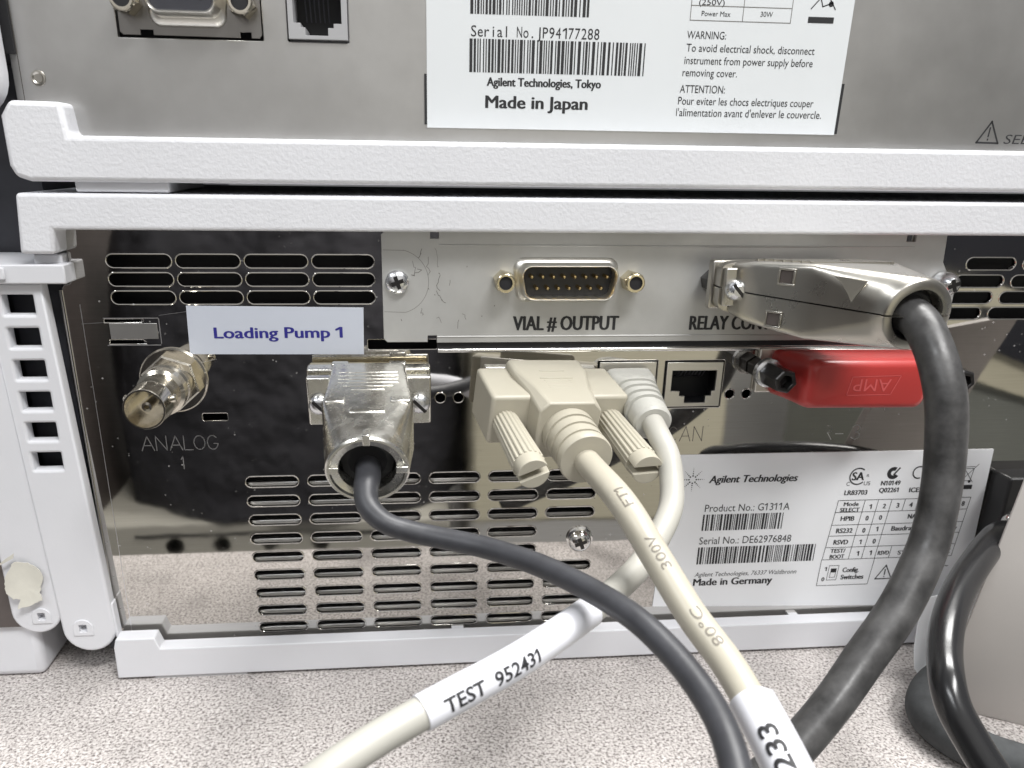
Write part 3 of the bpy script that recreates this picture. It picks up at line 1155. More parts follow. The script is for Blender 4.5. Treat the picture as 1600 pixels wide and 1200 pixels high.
put_lines(mb, [((129.4, 26.3), (132.5, 26.3)), ((132.5, 26.3), (132.3, 21.3)), ((132.3, 21.3), (129.2, 21.3)), ((129.2, 21.3), (129.4, 26.3)), ((130.0, 22.2), (131.7, 22.2)), ((130.0, 22.2), (130.1, 24)), ((131.7, 22.2), (131.8, 24))], 0.15)
mb.add([(130.1, -0.36, 23.9), (131.9, -0.36, 23.9), (131.9, -0.36, 25.3), (130.1, -0.36, 25.3)], [(0, 1, 2, 3)])
mb.build('printed_symbol', 'print_black', lb)

# name tape
tp = MB()
tp.add([(-54.1, -0.25, 106.7), (-9.9, -0.25, 106.1), (-10.2, -0.25, 93.9), (-54.4, -0.25, 94.3), (-54.1, -0.02, 106.7), (-9.9, -0.02, 106.1), (-10.2, -0.02, 93.9), (-54.4, -0.02, 94.3)],
       [(0, 1, 2, 3), (7, 6, 5, 4), (0, 4, 5, 1), (1, 5, 6, 2), (2, 6, 7, 3), (3, 7, 4, 0)])
tpo = tp.build('name_tape', 'tape', low, smooth=False)
mb = MB()
put_text(mb, 'Loading Pump 1', -47.8, 98.4, 32.2, 2.75, 'b', -0.31)
mb.build('lettering', 'print_blue', tpo)

# ================================================================== upper module
up = thing('upper_instrument', 'upper white instrument stacked on top, dull grey rear panel with large rating label', 'instrument', (85, 0, 134.9))
mb = MB()
mb.prism([(-83.5, 136.2), (258, 136.2), (258, 146.1), (-73.6, 146.1), (-74.3, 153.0), (-85.4, 153.2), (-87.6, 150.0), (-87.6, 139.6), (-86.6, 137.2)], -7, 60)
mb.build('bottom_bezel', 'bezel_plastic', up, bevel=1.1, seg=3)
mb = MB()
mb.box(-74.6, -53.5, -5.2, 30, 134.0, 136.6)
mb.build('foot', 'cover_plastic', up, bevel=0.4)
outer = [(-86.3, 140), (258, 140), (258, 290), (-86.3, 290)]
v, f = sheet(outer, [rrect(-62.3, -30.3, 167.0, 182, 0.3), rrect(-24.8, -11.0, 167.0, 181, 0.3), disc(-80.9, 158.2, 1.3)], 1.5, 0.2)
mb = MB()
mb.add(v, f)
mb.build('rear_panel', 'brushed_steel', up, angle=30)
mb = MB()
mb.lathe((-80.9, 0.0, 158.2), (0, -1, 0), [(-1.4, 0.02), (-1.4, 0.8), (0.0, 0.9), (0.25, 1.25), (0.2, 1.6), (0, 1.7)], 20)
mb.build('rivet', 'nickel_smooth', up)
mb = MB()
put_lines(mb, [((-84.6, 147), (-84.6, 220))], 0.2, -0.02)
mb.build('score_line', 'engraved_dark', up)
mb = MB()
mb.box(-85, 258, 14, 118, 137, 286)
mb.build('inner_shield', 'dark_inside', up)

# 9-pin socket at the top edge
cx, cz = -46.6, 176.0
mb = MB()
v, f = sheet([(-61.9, 168.2), (-61.2, 167.6), (-57.4, 167.6), (-57.4, 168.7), (-54.6, 168.7), (-54.6, 167.6), (-35.4, 167.5), (-35.4, 168.7), (-33.0, 168.7), (-33.0, 167.5), (-31.2, 167.5), (-30.6, 168.2), (-30.6, 182), (-61.9, 182)], [d_outline(cx, cz, 15.6, 7.4)], 0.6, 0.08)
mb.M = Matrix.Translation((0, 0.4, 0))
mb.add(v, f)
sp = mb.build('socket_port', 'dark_steel', up, angle=30)
mb = MB()
d_rings(mb, [(0.3, d_outline(cx, cz, 19.6, 13.2, 2.6, 1.6)), (-0.6, d_outline(cx, cz, 19.0, 12.6, 2.6, 1.6)), (-1.2, d_outline(cx, cz, 17.6, 10.0, 2.5, 1.5)), (-5.6, d_outline(cx, cz, 17.0, 9.4, 2.4, 1.5)), (-6.1, d_outline(cx, cz, 16.4, 8.8, 2.2, 1.5)), (-5.8, d_outline(cx, cz, 15.8, 8.2, 2.0, 1.5)), (-4.8, d_outline(cx, cz, 15.6, 8.0, 2.0, 1.5))])
mb.build('shell', 'tin_shell', sp, angle=50)
mb = MB()
d_rings(mb, [(0.5, d_outline(cx, cz, 15.7, 8.1, 2.0, 1.5)), (-5.2, d_outline(cx, cz, 15.7, 8.1, 2.0, 1.5))], True)
mb.build('insulator', 'chassis_dark', sp)
for k in range(4):
    mb = MB()
    mb.lathe((cx + (k - 1.5) * 2.76, -5.15, cz - 1.42), (0, -1, 0), [(0, 0.62), (0.09, 0.62)], 14)
    mb.build('contact_hole', 'dark_inside', sp)
for x in (-59.1, -34.1):
    hexpost(sp, 'jack_post', (x, 0.3, 174.2), (0, -1, 0), 3.1, 5.6, 'nickel_plug')
# handset jack
x0, x1 = -24.5, -11.2
v, f = sheet([(x0, 167.5), (x1, 167.5), (x1, 184), (x0, 184)], [[(-23.3, 184.0 - 1), (-23.3, 170.8), (-21.7, 170.8), (-21.7, 169.9), (-20.7, 169.9), (-20.7, 168.3), (-15.6, 168.3), (-15.6, 169.9), (-14.3, 169.9), (-14.3, 170.8), (-12.5, 170.8), (-12.5, 183)]], 10, 0.12)
mb = MB(Matrix.Translation((0, -0.9, 0)))
mb.add(v, f)
hj = mb.build('modular_jack', 'socket_grey', up, angle=30)
mb = MB()
mb.box(x0, x1, 8.6, 10, 167.5, 184)
mb.build('jack_interior', 'dark_inside', hj)
for k in range(6):
    mb = MB()
    x = -21.0 + k * 1.05
    mb.tube([(x, 1.2, 183), (x, 4, 177), (x, 7, 172)], 0.16, 6, 4)
    mb.build('contact', 'chassis_dark', hj)

# rating label
lab = MB()
lab.box(6.8, 109.0, -0.3, -0.02, 149.3, 235)
lb = lab.build('rating_label', 'rating_paper', up, smooth=False)
mb = MB()
for a in UPPER:
    put_text(mb, *a)
mb.build('lettering', 'print_black', lb)
mb = MB()
put_bars(mb, 16.9, 45.0, 173.8, 183, 5, 0.27)
put_bars(mb, 16.8, 59.0, 161.6, 168.7, 6, 0.27)
mb.build('barcode', 'print_black', lb)
mb = MB()
put_lines(mb, [((69, 177), (93.6, 177)), ((69, 173.9), (93.7, 173.9)), ((69, 173.9), (69, 183)), ((81.8, 173.9), (81.8, 183)), ((93.7, 173.9), (93.7, 183))], 0.14)
mb.build('table_grid', 'print_grey', lb)
mb = MB()
put_lines(mb, [((98.4, 177.1), (100.6, 179.6)), ((104.4, 177.1), (102.6, 179.6)), ((100.4, 179.6), (101.2, 177.6)), ((101.2, 177.6), (103.4, 178.4))], 0.24)
put_ring(mb, 103.2, 178.2, 0.001, 0.62)
mb.add([(98.0, -0.36, 174.1), (104.4, -0.36, 174.1), (104.4, -0.36, 175.4), (98.0, -0.36, 175.4)], [(0, 1, 2, 3)])
mb.build('printed_symbol', 'print_black', lb)
mb = MB()
mb.box(6.2, 6.8, -0.35, -0.01, 150.0, 161)
mb.build('label_edge', 'print_black', lb)
mb = MB()
mb.box(109.0, 109.7, -0.35, -0.01, 149.5, 161)
mb.build('label_edge', 'print_black', lb)
mb = MB()
put_text(mb, 'SEE MANUAL', 155.1, 147.9, 28, 2.2, 'i', -0.03)
put_lines(mb, [((147.7, 148.1), (153.6, 148.0)), ((153.6, 148.0), (150.8, 153.1)), ((150.8, 153.1), (147.7, 148.1))], 0.45, -0.03)
put_lines(mb, [((150.7, 151.6), (150.6, 149.6)), ((150.6, 148.9), (150.6, 148.8))], 0.4, -0.03)
mb.build('panel_print', 'print_black', up)

# ================================================================== neighbouring instrument on the left
left = thing('neighbour_instrument', 'white instrument cut off at the left edge with slotted plastic side covers', 'instrument', (-150, 20, 0))
mb = MB()
mb.box(-300, -104.6, -2, 90, 0.0, 20.0)
mb.build('base_block', 'cover_plastic', left, bevel=2.2, seg=3)
mb = MB()
mb.box(-300, -93, 22, 260, 12, 250)
mb.build('chassis', 'chassis_dark', left)
mb = MB()
mb.box(-300, -107.5, -3.4, 22, 17.5, 60)
mb.build('dark_recess', 'brown_dark', left)


def rounded_strip(xl0, xl1, xr0, xr1, z0, z1, n=14):
    """strip whose lower end is a half disc; left edge xl0 (bottom) -> xl1 (top), right edge xr0 -> xr1"""
    cx_, r = (xl0 + xr0) / 2, (xr0 - xl0) / 2
    pts = [(cx_ + r * math.cos(math.radians(180 + 180 * k / n)), z0 + r * math.sin(math.radians(180 + 180 * k / n))) for k in range(n + 1)]
    return pts + [(xr1, z1), (xl1, z1)]


def back(pts, k=1.040):
    """same outline moved from 12 mm to 4 mm in front of the panel"""
    return [(x * k, 142.5 + (z - 142.5) * k) for x, z in pts]


wa, wb = rrect(-88.5, -86.5, 20.7, 22.6, 0.2, 2), rrect(-98.9, -96.9, 24.4, 26.5, 0.2, 2)
v, f = sheet(back(rounded_strip(-93.0, -96.2, -79.3, -82.9, 21.2, 114.0)), [back(rrect(-92.3, -85.3, 106.7 - 7.8 * k, 111.4 - 7.8 * k, 0.25, 2)) for k in range(6)] + [back(wa)], 4.0, 0.7)
mb = MB(Matrix.Translation((0, -4.4, 0)))
mb.add(v, f)
mb.box(-93.2, -88.8, 2.2, 2.6, 14.6, 19.2)
sc_ = mb.build('side_cover', 'cover_plastic', left, angle=40)
mb = MB()
mb.box(-98, -87.5, 5.5, 6.0, 55, 113)
mb.build('cover_lining', 'chassis_dark', sc_)
v, f = sheet(back([(-99.2 + 6.3 * math.cos(math.radians(180 + 180 * k / 14)), 26.6 + 6.3 * math.sin(math.radians(180 + 180 * k / 14))) for k in range(15)] + [(-93.0, 40), (-96.3, 114), (-140, 114), (-140, 62), (-108, 54), (-105.5, 46)]), [back(rrect(-108, -102.9, 77.2, 81.5, 0.25, 2)), back(wb)], 4.0, 0.6)
mb = MB(Matrix.Translation((0, -3.7, 0)))
mb.add(v, f)
mb.box(-104, -99.6, 2.2, 2.6, 18.4, 23.2)
sc2 = mb.build('side_cover', 'cover_plastic', left, angle=40)
mb = MB()
mb.box(-145, -102, 5.5, 6.0, 60, 112)
mb.build('cover_lining', 'chassis_dark', sc2)


def d_emboss(parent, cx_, cz_, y, r):
    """embossed arch with a small square well"""
    arch = [(cx_ - r, cz_ - r * 0.9), (cx_ + r, cz_ - r * 0.9)] + [(cx_ + r * math.cos(math.radians(180 * k / 12)), cz_ + r * math.sin(math.radians(180 * k / 12))) for k in range(13)]
    v_, f_ = sheet(arch, [rrect(cx_ - r * .38, cx_ + r * .38, cz_ - r * .45, cz_ + r * .4, 0.2, 2)], 1.0, 0.2)
    q = MB(Matrix.Translation((0, y, 0)))
    q.add(v_, f_)
    o = q.build('embossed_arch', 'cover_plastic', parent, angle=30)


d_emboss(sc_, -91.0, 17.0, -4.75, 2.7)
d_emboss(sc2, -101.8, 20.9, -4.05, 2.6)
mb = MB()
mb.box(-140, -79.6, -6.2, 20, 113.0, 117.5)
mb.box(-140, -93.0, -6.9, -6.2, 114.0, 117.0)
mb.build('cover_cap', 'cover_plastic', left, bevel=0.8)
torn = [(-101.4, 42.6), (-98.2, 42.1), (-96.1, 40.6), (-95.0, 37.9), (-96.0, 35.2), (-96.6, 33.2), (-96.1, 31.3), (-98.6, 30.1), (-102.2, 29.2), (-102.2, 30.1), (-100.4, 31.5), (-103.1, 32.2), (-104.3, 33.9), (-104.5, 36.8), (-103.6, 39.7)]
mb = MB()
rnd = random.Random(9)
jag = []
for i, p in enumerate(torn):
    q = torn[(i + 1) % len(torn)]
    for k in range(4):
        t = k / 4
        jag.append((p[0] + (q[0] - p[0]) * t + rnd.uniform(-.16, .16), p[1] + (q[1] - p[1]) * t + rnd.uniform(-.16, .16)))
jag = back(jag)
jag.reverse()
curl = lambda x, z: -4.6 - 0.9 * max(0, (-101.5 - x) / 6) ** 2 - 0.5 * max(0, (30 - z) / 3)
c0 = (sum(p[0] for p in jag) / len(jag), sum(p[1] for p in jag) / len(jag))
n = len(jag)
vv = [(c0[0], curl(*c0), c0[1])] + [(x, curl(x, z), z) for x, z in jag] + [(c0[0], curl(*c0) + .2, c0[1])] + [(x, curl(x, z) + .2, z) for x, z in jag]
ff = []
for i in range(n):
    j = (i + 1) % n
    ff += [(0, 1 + i, 1 + j), (n + 1, n + 2 + j, n + 2 + i), (1 + i, n + 2 + i, n + 2 + j, 1 + j)]
mb.add(vv, ff)
mb.build('torn_sticker', 'torn_paper', left)
mb = MB()
s2 = [(-106.5, 41.2), (-104.7, 42.1), (-102.8, 43.1), (-101.1, 44.0), (-100.7, 45.4), (-102.7, 44.1), (-104.6, 42.7), (-106.5, 42.0)]
mb.prism(back(s2), -5.6, -5.4)
mb.build('torn_sticker', 'torn_paper', left)

# the upper neighbour shows only the rounded end of its cover
ul = thing('neighbour_cover', 'white rounded cover end peeking in at the upper left edge', 'cover', (-95, -8, 148))
mb = MB()
v, f = sheet(rounded_strip(-104, -104, -85.6, -85.6, 158.5, 240), [], 6, 1.0)
mb.M = Matrix.Translation((0, -9, 0))
mb.add(v, f)
mb.build('cover_shell', 'cover_plastic', ul, angle=50)
mb = MB()
mb.box(-104, -84.7, -1, 30, 163, 260)
mb.build('cover_back', 'dark_inside', ul)

# ================================================================== plugs and cables


def hood(parent, c0, c1, n0, n1, up0, hw, hh, mat, zgap=0.18, steps=None, y0=0, y1=1):
    pass


# --- grey cable with short cast hood (nine-pin)
g = thing('grey_serial_cable', 'thin dark grey cable from a cast metal nine-pin hood below the name tape', 'cable', (-8.8, 0, 85.2))
A0 = Vector((-8.8, -1, 86.2))
ax = (Vector((-8.2, -43, 78.3)) - A0).normalized()
upv = Vector((0, 0, 1))


def at(s, dz=0.0, dx=0.0):
    u = (upv - ax * upv.dot(ax)).normalized()
    r = Vector((1, 0, 0))
    return A0 + ax * s + u * dz + r * dx


def obox(mb_, s0, s1, x0, x1, z0, z1):
    vs_ = [at(s, z, x) for s in (s0, s1) for x in (x0, x1) for z in (z0, z1)]
    mb_.add(vs_, [(0, 1, 3, 2), (4, 6, 7, 5), (0, 4, 5, 1), (2, 3, 7, 6), (0, 2, 6, 4), (1, 5, 7, 3)])


mb = MB()
obox(mb, 0.2, 2.0, -15.3, 15.3, -6.2, 6.4)
mb.build('connector_flange', 'brass', g, bevel=0.4)
mb = MB()
obox(mb, 2.6, 6.0, -15.6, 15.6, -7.2, 7.0)
obox(mb, 7.2, 9.4, -15.6, 15.6, -7.2, 6.2)
obox(mb, 6.0, 7.2, -15.0, 15.0, -6.6, 4.6)
for s in (-1, 1):
    obox(mb, 2.0, 4.2, s * 7.3 - 2.2, s * 7.3 + 2.2, 5.4, 7.6)
fl = mb.build('hood_flange', 'nickel_cast', g, bevel=0.45)
mb = MB()
rings = []
for s, a, b, ex, dz in ((4, 9.5, 7.4, 14, 0.3), (10, 9.7, 7.5, 14, 0.2), (18, 10.2, 7.6, 14, 0.1), (24, 10.7, 7.7, 14, 0)):
    rings.append(superellipse(at(s, dz), ax, upv, a, b, ex, 64))
r0 = superellipse(at(24), ax, upv, 10.7, 7.7, 14, 64)
r1 = superellipse(at(41.5), ax, upv, 9.3, 8.4, 2, 64)
for k in range(1, 9):
    t = k / 8
    tt = t * t * 0.45 + t * 0.55
    rings.append([p.lerp(q, t) if k < 8 else q for p, q in zip(r0, r1)])
for s, a, b, ex, dz in ((42.6, 9.2, 8.3, 2, 0), (43.0, 8.8, 7.9, 2, 0), (43.0, 8.3, 7.4, 2, 0), (42.4, 8.0, 7.1, 2, 0), (42.0, 6.4, 5.8, 2, 0), (34, 6.0, 5.2, 2, 0)):
    rings.append(superellipse(at(s, dz), ax, upv, a, b, ex, 64))
mb.loft(rings, True, True)
hd = mb.build('cast_hood', 'nickel_cast', g, angle=38)
mb = MB()
for k in range(6):
    obox(mb, 9.0 + k * 1.9, 9.6 + k * 1.9, -7.4 + (k == 5) * 3.4 + (k == 4) * 1.4, 7.4 - (k == 5) * 3.4 - (k == 4) * 1.4, 7.35, 7.85)
mb.build('raised_rib', 'nickel_cast', hd, bevel=0.12)
mb = MB()
for s in (-1, 1):
    obox(mb, 23.0, 25.6, s * 7.6 - 2.4, s * 7.6 + 2.4, 7.2, 8.1)
obox(mb, 29.2, 31.2, -4.2, 4.2, 7.3, 8.2)
mb.build('latch_bump', 'nickel_cast', hd, bevel=0.4)
for a0 in (90, 0, 180):
    q = MB()
    c = at(42.0)
    u = (upv - ax * upv.dot(ax)).normalized()
    d = Vector((1, 0, 0)) * math.cos(math.radians(a0)) + u * math.sin(math.radians(a0))
    w = ax.cross(d)
    p0, p1 = c + d * 6.2, c + d * 8.9
    q.add([p0 - w * .8 - ax * 2, p1 - w * .8 - ax * 2, p1 + w * .8 - ax * 2, p0 + w * .8 - ax * 2, p0 - w * .8 + ax * 1.1, p1 - w * .8 + ax * 1.1, p1 + w * .8 + ax * 1.1, p0 + w * .8 + ax * 1.1],
          [(0, 1, 2, 3), (4, 7, 6, 5), (0, 4, 5, 1), (1, 5, 6, 2), (2, 6, 7, 3), (3, 7, 4, 0)])
    q.build('clamp_tooth', 'nickel_cast', hd, bevel=0.2)
for s in (-1, 1):
    screw_head(fl, 'flange_screw', at(9.4, -1.0, s * 12.6), ax, 2.7, 2.2, 'screw_zinc', 'slot')
mb = MB()
mb.lathe(at(37.5), ax, [(0, 6.3), (1.2, 6.0), (1.6, 4.4), (1.0, 3.0), (0.9, 0.02)], 12)
mb.build('clamp_insert', 'black_plastic', g, angle=25)
mb = MB()
gp = [tuple(at(31, -1.0)), tuple(at(37, -1.5)), tuple(at(41.5, -2.6)), (-8.6, -44.6, 74.6), (-8.0, -47.9, 71.9), (-4.6, -51.2, 69.6), (0.6, -52.6, 68.0), (7.1, -54.6, 67.2), (16.4, -59.6, 67.1), (25.6, -68.0, 67.5), (33.5, -78.3, 67.7), (38.9, -89.3, 68.3), (43.0, -97.7, 66.7), (45.5, -106.2, 64.9), (46.0, -114.1, 63.6), (45.3, -121.4, 61.1), (43.9, -129, 56.9), (41, -138, 48)]
mb.tube(gp, lambda t: 2.32 + 0.55 * max(0, min(1, (0.30 - t) / 0.16)), 24, 10)
mb.build('cable_jacket', 'grey_cable', g, angle=60)

# --- thick black relay cable with long angled hood
b = thing('relay_cable', 'thick black cable in a long angled metal hood on the relay port', 'cable', (97.5, -7, 113.3))
mb = MB()
mb.box(77.8, 117.2, -9.6, -6.6, 107.2, 119.4)
mb.build('connector_flange', 'nickel_smooth', b, bevel=0.5)


def relay_ring(s, gap):
    """centre line bends from straight out (-y) to the right"""
    K = [(0, (97.5, -9.6, 113.3), (0, -1, 0), 19.0, 6.1, 9), (0.13, (97.5, -13.5, 113.3), (0, -1, 0), 19.0, 6.1, 9), (0.14, (97.6, -13.6, 113.1), (0, -1, 0), 16.6, 6.6, 12), (0.30, (98.6, -17.5, 112.8), (.1, -.99, 0), 15.6, 7.6, 12), (0.62, (105.0, -27, 112.2), (.2, -.98, 0), 12.2, 8.8, 14), (0.85, (110.8, -35.0, 112.0), (.14, -.98, -.05), 9.3, 8.7, 4.5), (0.97, (113.3, -40.0, 111.2), (.0, -.99, -0.12), 8.5, 8.5, 2.2), (1.0, (113.4, -40.6, 111.1), (.0, -.99, -.12), 8.1, 8.1, 2.0)]
    for a_, b_ in zip(K, K[1:]):
        if s <= b_[0] + 1e-9:
            t = (s - a_[0]) / max(1e-6, b_[0] - a_[0])
            break
    c = Vector(a_[1]).lerp(Vector(b_[1]), t)
    x = Vector(a_[2]).lerp(Vector(b_[2]), t).normalized()
    return c, x, a_[3] + (b_[3] - a_[3]) * t, a_[4] + (b_[4] - a_[4]) * t, a_[5] + (b_[5] - a_[5]) * t


svals = [0, 0.06, 0.13, 0.14, 0.22, 0.3, 0.38, 0.46, 0.54, 0.62]
rng = [superellipse(c, x, (0, 0, 1), a, bb, ex, 72) for c, x, a, bb, ex in [relay_ring(s, 0) for s in svals]]
mc, mx = Vector((113.2, -39.6, 111.3)), Vector((0.02, -0.99, -0.12)).normalized()
m0 = superellipse(mc, mx, (0, 0, 1), 8.3, 8.3, 2, 72)
for k in range(1, 8):
    rng.append([p.lerp(q, k / 7) for p, q in zip(rng[9], m0)])
for d, r in ((0.7, 8.0), (1.0, 7.6), (1.0, 5.9), (0.6, 5.6), (-3, 5.0), (-8, 4.9)):
    rng.append(superellipse(mc + mx * d, mx, (0, 0, 1), r, r, 2, 72))


def half(rings, sign, gap):
    out = []
    for ring in rings:
        n_ = len(ring)
        cz_ = sum(p.z for p in ring) / n_
        out.append([Vector((p.x, p.y, max(p.z, cz_ + gap))) if sign > 0 else Vector((p.x, p.y, min(p.z, cz_ - gap))) for p in ring])
    return out


for sgn in (1, -1):
    mb = MB()
    mb.loft(half(rng, sgn, 0.17), True, True)
    hf = mb.build('hood_half', 'nickel_smooth', b, angle=40)
    # square latch windows on the long flank
    c, x, a, bb, ex = relay_ring(0.50 if sgn > 0 else 0.46, 0)
    side = Vector((0, 0, 1)).cross(x).normalized()
    if side.x > 0:
        side = -side
    q = MB()
    p = c + side * (a - 0.25) + Vector((0, 0, sgn * bb * 0.62))
    fwd = (Vector((-16.6, 0, 0)) - Vector((-7.9, -25.0, 0)))
    tang = Vector((24.6, -24.6, 0)).normalized()
    out_n = Vector((-tang.y * -1, 0, 0))
    out_n = Vector((-0.70, -0.71, 0))
    for k0, k1, z0, z1 in ((-2.0, 2.0, 1.5, 2.0), (-2.0, 2.0, -2.0, -1.5), (-2.0, -1.5, -1.5, 1.5), (1.5, 2.0, -1.5, 1.5)):
        vs_ = [p + tang * kk + Vector((0, 0, zz)) + out_n * oo for kk in (k0, k1) for zz in (z0, z1) for oo in (-1.2, 0.75)]
        q.add(vs_, [(0, 1, 3, 2), (4, 6, 7, 5), (0, 4, 5, 1), (2, 3, 7, 6), (0, 2, 6, 4), (1, 5, 7, 3)])
    ft = q.build('latch_frame', 'nickel_smooth', hf, bevel=0.15)
    q = MB()
    vs_ = [p + tang * kk + Vector((0, 0, zz)) + out_n * oo for kk in (-1.45, 1.45) for zz in (-1.45, 1.45) for oo in (-1.2, 0.35)]
    q.add(vs_, [(0, 1, 3, 2), (4, 6, 7, 5), (0, 4, 5, 1), (2, 3, 7, 6), (0, 2, 6, 4), (1, 5, 7, 3)])
    q.build('latch_window', 'brown_dark', ft)
c, x, a, bb, ex = relay_ring(0.70, 0)
mb = MB()
tang = Vector((0.62, -0.78, 0)).normalized()
on = Vector((-0.78, -0.62, 0))
p = Vector((98.6, -34.2, 116.2))
T3 = [p + tang * -6.0 + Vector((0, 0, 2.8)), p + tang * 5.0 + Vector((0, 0, 2.2)), p + tang * 2.2 + Vector((0, 0, -3.0))]
T3 = [T3[0] + on * 0.25, T3[1] + on * 0.25, T3[2] - on * 0.35]
mb.add(T3 + [q_ - on * 0.8 for q_ in T3], [(0, 1, 2), (5, 4, 3), (0, 3, 4, 1), (1, 4, 5, 2), (2, 5, 3, 0)])
mb.build('flank_shade_wedge', 'nickel_smooth', b, smooth=False)  # raised wedge tilted downwards so it reads as dark as a recess
mb = MB()
core = []
for s in svals[1:]:
    c, x, a, bb, ex = relay_ring(s, 0)
    core.append(superellipse(c, x, (0, 0, 1), a - 0.5, 0.6, 6, 32))
mb.loft(core)
mb.build('seam_core', 'dark_inside', b)
mb = MB()
for k in range(7):
    y = -16.5 - k * 1.7
    c_, x_, a_, b_, e_ = relay_ring(0.28 + 0.05 * k, 0)
    mb.box(c_.x - a_ * 0.8, c_.x + a_ * 0.8, y - 0.35, y + 0.35, c_.z + b_ - 0.2, c_.z + b_ + 0.28)
mb.build('raised_rib', 'nickel_smooth', b)
mb = MB()
mb.box(79.0, 84.4, -15.4, -13.4, 108.9, 118.2)
mb.build('screw_seat', 'nickel_smooth', b, bevel=0.35)
screw_head(b, 'thumb_screw', (81.7, -15.2, 113.0), (0, -1, 0), 2.55, 3.0, 'screw_zinc', 'slot')
mb = MB()
mb.lathe(mc - mx * 3.2, mx, [(0, 5.4), (1.4, 5.2), (1.8, 4.6), (1.0, 0.02)], 20)
mb.build('clamp_insert', 'black_plastic', b)
mb = MB()
bp = [(109.5, -27, 112.5), (112.0, -34.5, 111.8), (113.6, -40.5, 110.2), (114.0, -45.6, 106.6), (114.6, -50.0, 101.0), (115.2, -53.2, 94.5), (115.4, -55.8, 85.0), (114.2, -58.9, 75.0), (111.2, -62.4, 64.7), (103.9, -67.7, 54.0), (95.1, -72.3, 44.9), (86.7, -77.3, 37.9), (78.3, -81.1, 31.1), (68.8, -84.7, 24.6), (55.1, -88.5, 16.3), (40, -92, 8)]
mb.tube(bp, lambda t: 4.1 + 0.10 * math.sin(t * 23) * min(1, t * 4), 28, 10)
mb.build('cable_jacket', 'black_cable', b, angle=60)

# --- beige moulded serial plug with two thumb screws
s_ = thing('beige_serial_cable', 'beige moulded plug with two ribbed thumbscrews and a sleeved cable', 'cable', (32, 0, 86))
pa = Vector((0.155, -1, -0.20)).normalized()
pr_ = Vector((1, 0.155, -0.055))
pr_ = (pr_ - pa * pr_.dot(pa)).normalized()
pu = pr_.cross(pa) * -1
if pu.z < 0:
    pu = -pu
PM = Matrix(((pr_.x, pa.x, pu.x, 35.6), (pr_.y, pa.y, pu.y, 0), (pr_.z, pa.z, pu.z, 85.2), (0, 0, 0, 1)))
# local axes: x across, y out of the panel, z up
mb = MB(PM)
mb.box(-15.4, 15.4, 0.3, 2.6, -6.2, 6.2)
mb.build('connector_flange', 'tin_shell', s_, bevel=0.3)
mb = MB(PM)
for x0, x1 in ((-18.0, -6.5), (6.5, 18.0)):
    mb.loft([[Vector((x0, 3.0, -6.8)), Vector((x1, 3.0, -6.8)), Vector((x1, 3.0, 6.4)), Vector((x0, 3.0, 6.4))],
             [Vector((x0, 19.6, -6.8)), Vector((x1, 19.6, -6.8)), Vector((x1, 19.6, 6.4)), Vector((x0, 19.6, 6.4))]])
body = mb.build('plug_body', 'beige_plastic', s_, bevel=0.9, seg=3)
mb = MB(PM)


def oct_(w, h, y, ch, z=0.4):
    return [Vector((x, y, zz + z)) for x, zz in ((-w + ch, -h), (w - ch, -h), (w, -h + ch), (w, h - ch), (w - ch, h), (-w + ch, h), (-w, h - ch), (-w, -h + ch))]


mb.loft([oct_(10.2, 8.2, 2.8, 0.8), oct_(10.2, 8.2, 9, 0.9), oct_(8.4, 7.9, 18, 1.6), oct_(8.0, 7.6, 26.2, 2.2)])
mb.build('plug_core', 'beige_plastic', s_, bevel=0.45)
mb = MB(PM)
prof = [(0, 6.3)]
for k in range(3):
    y = 1.0 + k * 3.4
    prof += [(y, 6.6 - k * .12), (y + 2.5, 6.6 - k * .12), (y + 2.55, 6.1 - k * .1), (y + 3.3, 6.1 - k * .1)]
prof += [(11.3, 6.45), (13.2, 6.5), (13.6, 6.2), (13.61, 0.02)]
mb.lathe((0, 25.8, 0.2), (0, 1, 0), prof, 44)
mb.build('strain_relief', 'beige_plastic', s_, angle=40)
mb = MB(PM)
mb.prism([(-4.2, 0), (4.2, 0), (4.2, 1), (-4.2, 1)], 0, 1)
mb.v, mb.f = [], []
for q in range(5):
    mb.box(-3.6 + q * 0.1, 3.6 - q * 0.1, 14.5 + q * 1.15, 15.1 + q * 1.15, 8.2 - q * 0.03, 8.5 - q * 0.06)
mb.box(-4.4, 4.4, 13.4, 13.8, 8.2, 8.62)
mb.box(-3.4, 3.4, 9.6, 9.9, 8.4, 8.72)
mb.build('grip_patch', 'beige_plastic', body, bevel=0.1)
